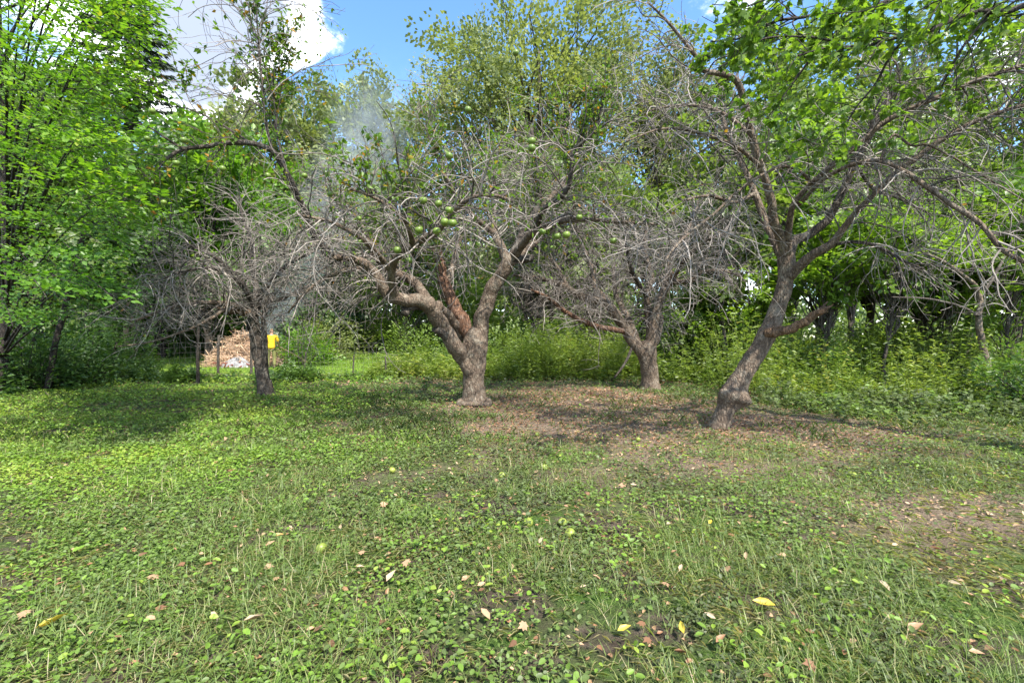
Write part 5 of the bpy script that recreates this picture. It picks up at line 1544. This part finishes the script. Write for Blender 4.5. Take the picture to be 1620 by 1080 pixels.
def person():
    Yp = 20.8
    g = np.array([*at(429, Yp), 0.0])
    root = thing('person', 'person in a bright yellow shirt and cap tending the fire with a long rake', 'person', g)
    root.rotation_euler = (0, 0, .35)
    skin = plain_mat('skin', (.38, .22, .15), (.45, .27, .19), 9, .6)
    shirt = plain_mat('yellow_shirt', (.60, .36, .012), (.70, .44, .02), 6, .85, .2)
    trous = plain_mat('olive_trousers', (.14, .14, .05), (.20, .19, .07), 8, .9, .2)
    cap = plain_mat('tan_cap', (.30, .21, .10), (.40, .29, .15), 8, .9, .2)
    hair = plain_mat('hair', (.05, .03, .02), (.09, .06, .04), 30, .7)
    shoe = plain_mat('boot', (.05, .035, .025), (.10, .07, .05), 12, .7)
    # the figure faces away (+y), leaning forward a little, right hand low on the rake
    V = [(0, 0, .95, .10), (0, .02, 1.12, .10), (0, .07, 1.32, .11), (0, .10, 1.45, .08), (0, .12, 1.52, (.055, .055)), (0, .15, 1.60, (.07, .085)), (0, .16, 1.69, (.075, .09)), (0, .16, 1.77, (.05, .06)),
         (.19, .09, 1.43, .065), (.26, .16, 1.20, .047), (.27, .34, 1.06, .036), (.265, .42, 1.02, .03),
         (-.19, .09, 1.43, .065), (-.27, .20, 1.22, .047), (-.12, .40, 1.16, .036), (-.04, .45, 1.13, .03),
         (.10, 0, .86, .085), (.12, .03, .50, .06), (.13, -.03, .10, .042), (.13, .10, .04, .04), (.135, .17, .035, .03),
         (-.10, 0, .86, .085), (-.13, .06, .50, .06), (-.15, .04, .10, .042), (-.15, .17, .04, .04), (-.155, .24, .035, .03)]
    E = [(0, 1), (1, 2), (2, 3), (3, 4), (4, 5), (5, 6), (6, 7), (3, 8), (8, 9), (9, 10), (10, 11), (3, 12), (12, 13), (13, 14), (14, 15),
         (0, 16), (16, 17), (17, 18), (18, 19), (19, 20), (0, 21), (21, 22), (22, 23), (23, 24), (24, 25)]
    for (hv, base, dx) in ((11, V[11], 1), (15, V[15], 1)):
        for f in range(4):
            a = len(V)
            V.append((base[0] - .03 + .02 * f, base[1] + .055, base[2] - .03, .011))
            V.append((base[0] - .03 + .02 * f, base[1] + .075 + .004 * (f % 2), base[2] - .062, .010))
            E += [(hv, a), (a, a + 1)]
        a = len(V)
        V.append((base[0] - .045 * dx, base[1] + .02, base[2] - .045, .012))
        E.append((hv, a))
    skin_body('body', V, E, skin, root)
    o = .018
    SV = [(0, -.01, .86, .175), (0, 0, .98, .17), (0, .03, 1.14, .165), (0, .07, 1.32, .18), (0, .10, 1.44, .13), (0, .125, 1.53, .07),
          (.19, .09, 1.43, .083), (.235, .135, 1.28, .073), (.258, .158, 1.21, .07), (-.19, .09, 1.43, .083), (-.245, .16, 1.29, .073), (-.267, .19, 1.23, .07)]
    skin_body('shirt', SV, [(0, 1), (1, 2), (2, 3), (3, 4), (4, 5), (4, 6), (6, 7), (7, 8), (4, 9), (9, 10), (10, 11)], shirt, root)
    TV = [(0, 0, .97, .15), (.10, 0, .84, .105), (.12, .03, .50, .078), (.13, -.025, .10, .07), (-.10, 0, .84, .105), (-.13, .06, .50, .078), (-.15, .045, .10, .07)]
    skin_body('trousers', TV, [(0, 1), (1, 2), (2, 3), (0, 4), (4, 5), (5, 6)], trous, root)
    for x, y in ((.13, -.05), (-.15, .02)):
        skin_body('boot', [(x, y, .09, .055), (x, y + .10, .05, .052), (x, y + .20, .045, .042)], [(0, 1), (1, 2)], shoe, root)
    skin_body('hair', [(0, .125, 1.62, .07), (0, .13, 1.70, .085)], [(0, 1)], hair, root)
    skin_body('cap', [(0, .15, 1.74, (.093, .10)), (0, .155, 1.80, (.07, .08))], [(0, 1)], cap, root)
    skin_body('cap_brim', [(0, .24, 1.725, (.06, .014)), (0, .31, 1.71, (.045, .012))], [(0, 1)], cap, root)
    # face on the far side
    skin_body('nose', [(0, .245, 1.665, .014), (0, .262, 1.645, .012)], [(0, 1)], skin, root)
    for x in (.082, -.082):
        skin_body('ear', [(x, .155, 1.68, .012), (x * 1.05, .15, 1.645, .010)], [(0, 1)], skin, root)
    # rake through both hands
    M = Matrix.Rotation(.35, 4, 'Z')
    rk = thing('rake', 'long thin rake held slanting in the hands of the person in yellow', 'rake', g)
    h = [np.array(g) + np.array(M @ Vector(v)) for v in ((.27, .47, .98), (-.03, .50, 1.10))]
    d = norm(h[0] - h[1])
    wood = plain_mat('rake_wood', (.12, .085, .05), (.22, .16, .10), 12)
    a = h[1] - d * .35
    b = h[0] + d * 1.15
    b = b - np.array([0, 0, b[2] - .35])
    mb = MB()
    tubes(mb, np.stack([a, h[1], h[0], b])[None], np.full((1, 4), .016), 7, cap=True)
    mb.build('handle', wood, rk)
    mb = MB()
    for k in range(7):
        q = b + np.array([(k - 3) * .05, 0, 0])
        tubes(mb, np.stack([b, q + np.array([0, .02, -.08]), q + np.array([0, .05, -.25])])[None], np.full((1, 3), .006), 4, cap=True)
    mb.build('tines', wood, rk, stuff=True)


def smoke():
    g = np.array([*at(398, 22.6), 0.5])
    top = np.array([-9.2, 37.0, 21.5])
    ax = Vector(top - g)
    Ln = ax.length
    n, k = 14, 20
    t = np.linspace(0, 1, n)
    R = .55 + 3.9 * t ** .8
    a = np.arange(k) / k * 2 * np.pi
    V = np.stack([R[:, None] * np.cos(a), R[:, None] * np.sin(a), np.broadcast_to((t * Ln)[:, None], (n, k))], -1)
    idx = np.arange(n * k).reshape(n, k)
    mb = MB()
    mb.add(V, [np.stack([idx[:-1], np.roll(idx[:-1], -1, 1), np.roll(idx[1:], -1, 1), idx[1:]], -1).reshape(-1, 4), idx[:1, ::-1], idx[-1:]])
    m = bpy.data.materials.new('smoke')
    m.use_nodes = True
    q = NT(m.node_tree)
    tc = q.n('ShaderNodeTexCoord').outputs['Object']
    sp = q.n('ShaderNodeSeparateXYZ', {0: tc})
    zt = q.math('DIVIDE', sp.outputs[2], Ln)
    rad = q.math('SQRT', q.math('ADD', q.math('MULTIPLY', sp.outputs[0], sp.outputs[0]), q.math('MULTIPLY', sp.outputs[1], sp.outputs[1])))
    rr = q.math('ADD', .55, q.math('MULTIPLY', q.math('POWER', q.math('MAXIMUM', zt, 0.0), .8), 3.9))
    fall = q.math('SUBTRACT', 1.0, q.math('DIVIDE', rad, rr), True)
    nz = q.n('ShaderNodeTexNoise', {'Vector': tc, 'Scale': .55, 'Detail': 4.0, 'Roughness': .6, 'Distortion': .8}).outputs[0]
    nn = q.n('ShaderNodeMapRange', {0: nz, 1: .40, 2: .66, 3: 0.05, 4: 1.0}).outputs[0]
    thin = q.math('DIVIDE', .55, q.math('ADD', .22, q.math('MULTIPLY', zt, 4.5)))
    end = q.n('ShaderNodeMapRange', {0: zt, 1: .75, 2: 1.0, 3: 1.0, 4: 0.0}).outputs[0]
    den = q.math('MULTIPLY', q.math('MULTIPLY', q.math('MULTIPLY', fall, nn), thin), end)
    v = q.n('ShaderNodeVolumePrincipled', {'Color': (.86, .93, 1.0, 1), 'Density': q.math('MULTIPLY', den, 1.1), 'Anisotropy': .2})
    q.n('ShaderNodeOutputMaterial', {'Volume': v.outputs[0]})
    o = bpy.data.objects.new('smoke', mb.mesh('smoke', m))
    COL.objects.link(o)
    o.location = tuple(g)
    o.rotation_euler = ax.to_track_quat('Z', 'Y').to_euler()
    tag(o, 'pale blue smoke drifting up from the burning brush pile', 'smoke', kind='stuff')


fence()
brush_pile()
person()
smoke()



def nest():
    """pieces that grow on a part hang under that part"""
    for o in list(bpy.data.objects):
        st = o.name.split('.')[0]
        if o.parent is None or st not in ('root_collar', 'stub', 'snag', 'splinter', 'cap_brim', 'nose', 'ear', 'hair'):
            continue
        want = {'cap_brim': 'cap', 'nose': 'body', 'ear': 'body', 'hair': 'body', 'splinter': 'broken_stub'}.get(st, 'trunk')
        for c in o.parent.children:
            if c.name.split('.')[0] == want and c is not o:
                o.parent = c
                break


nest()
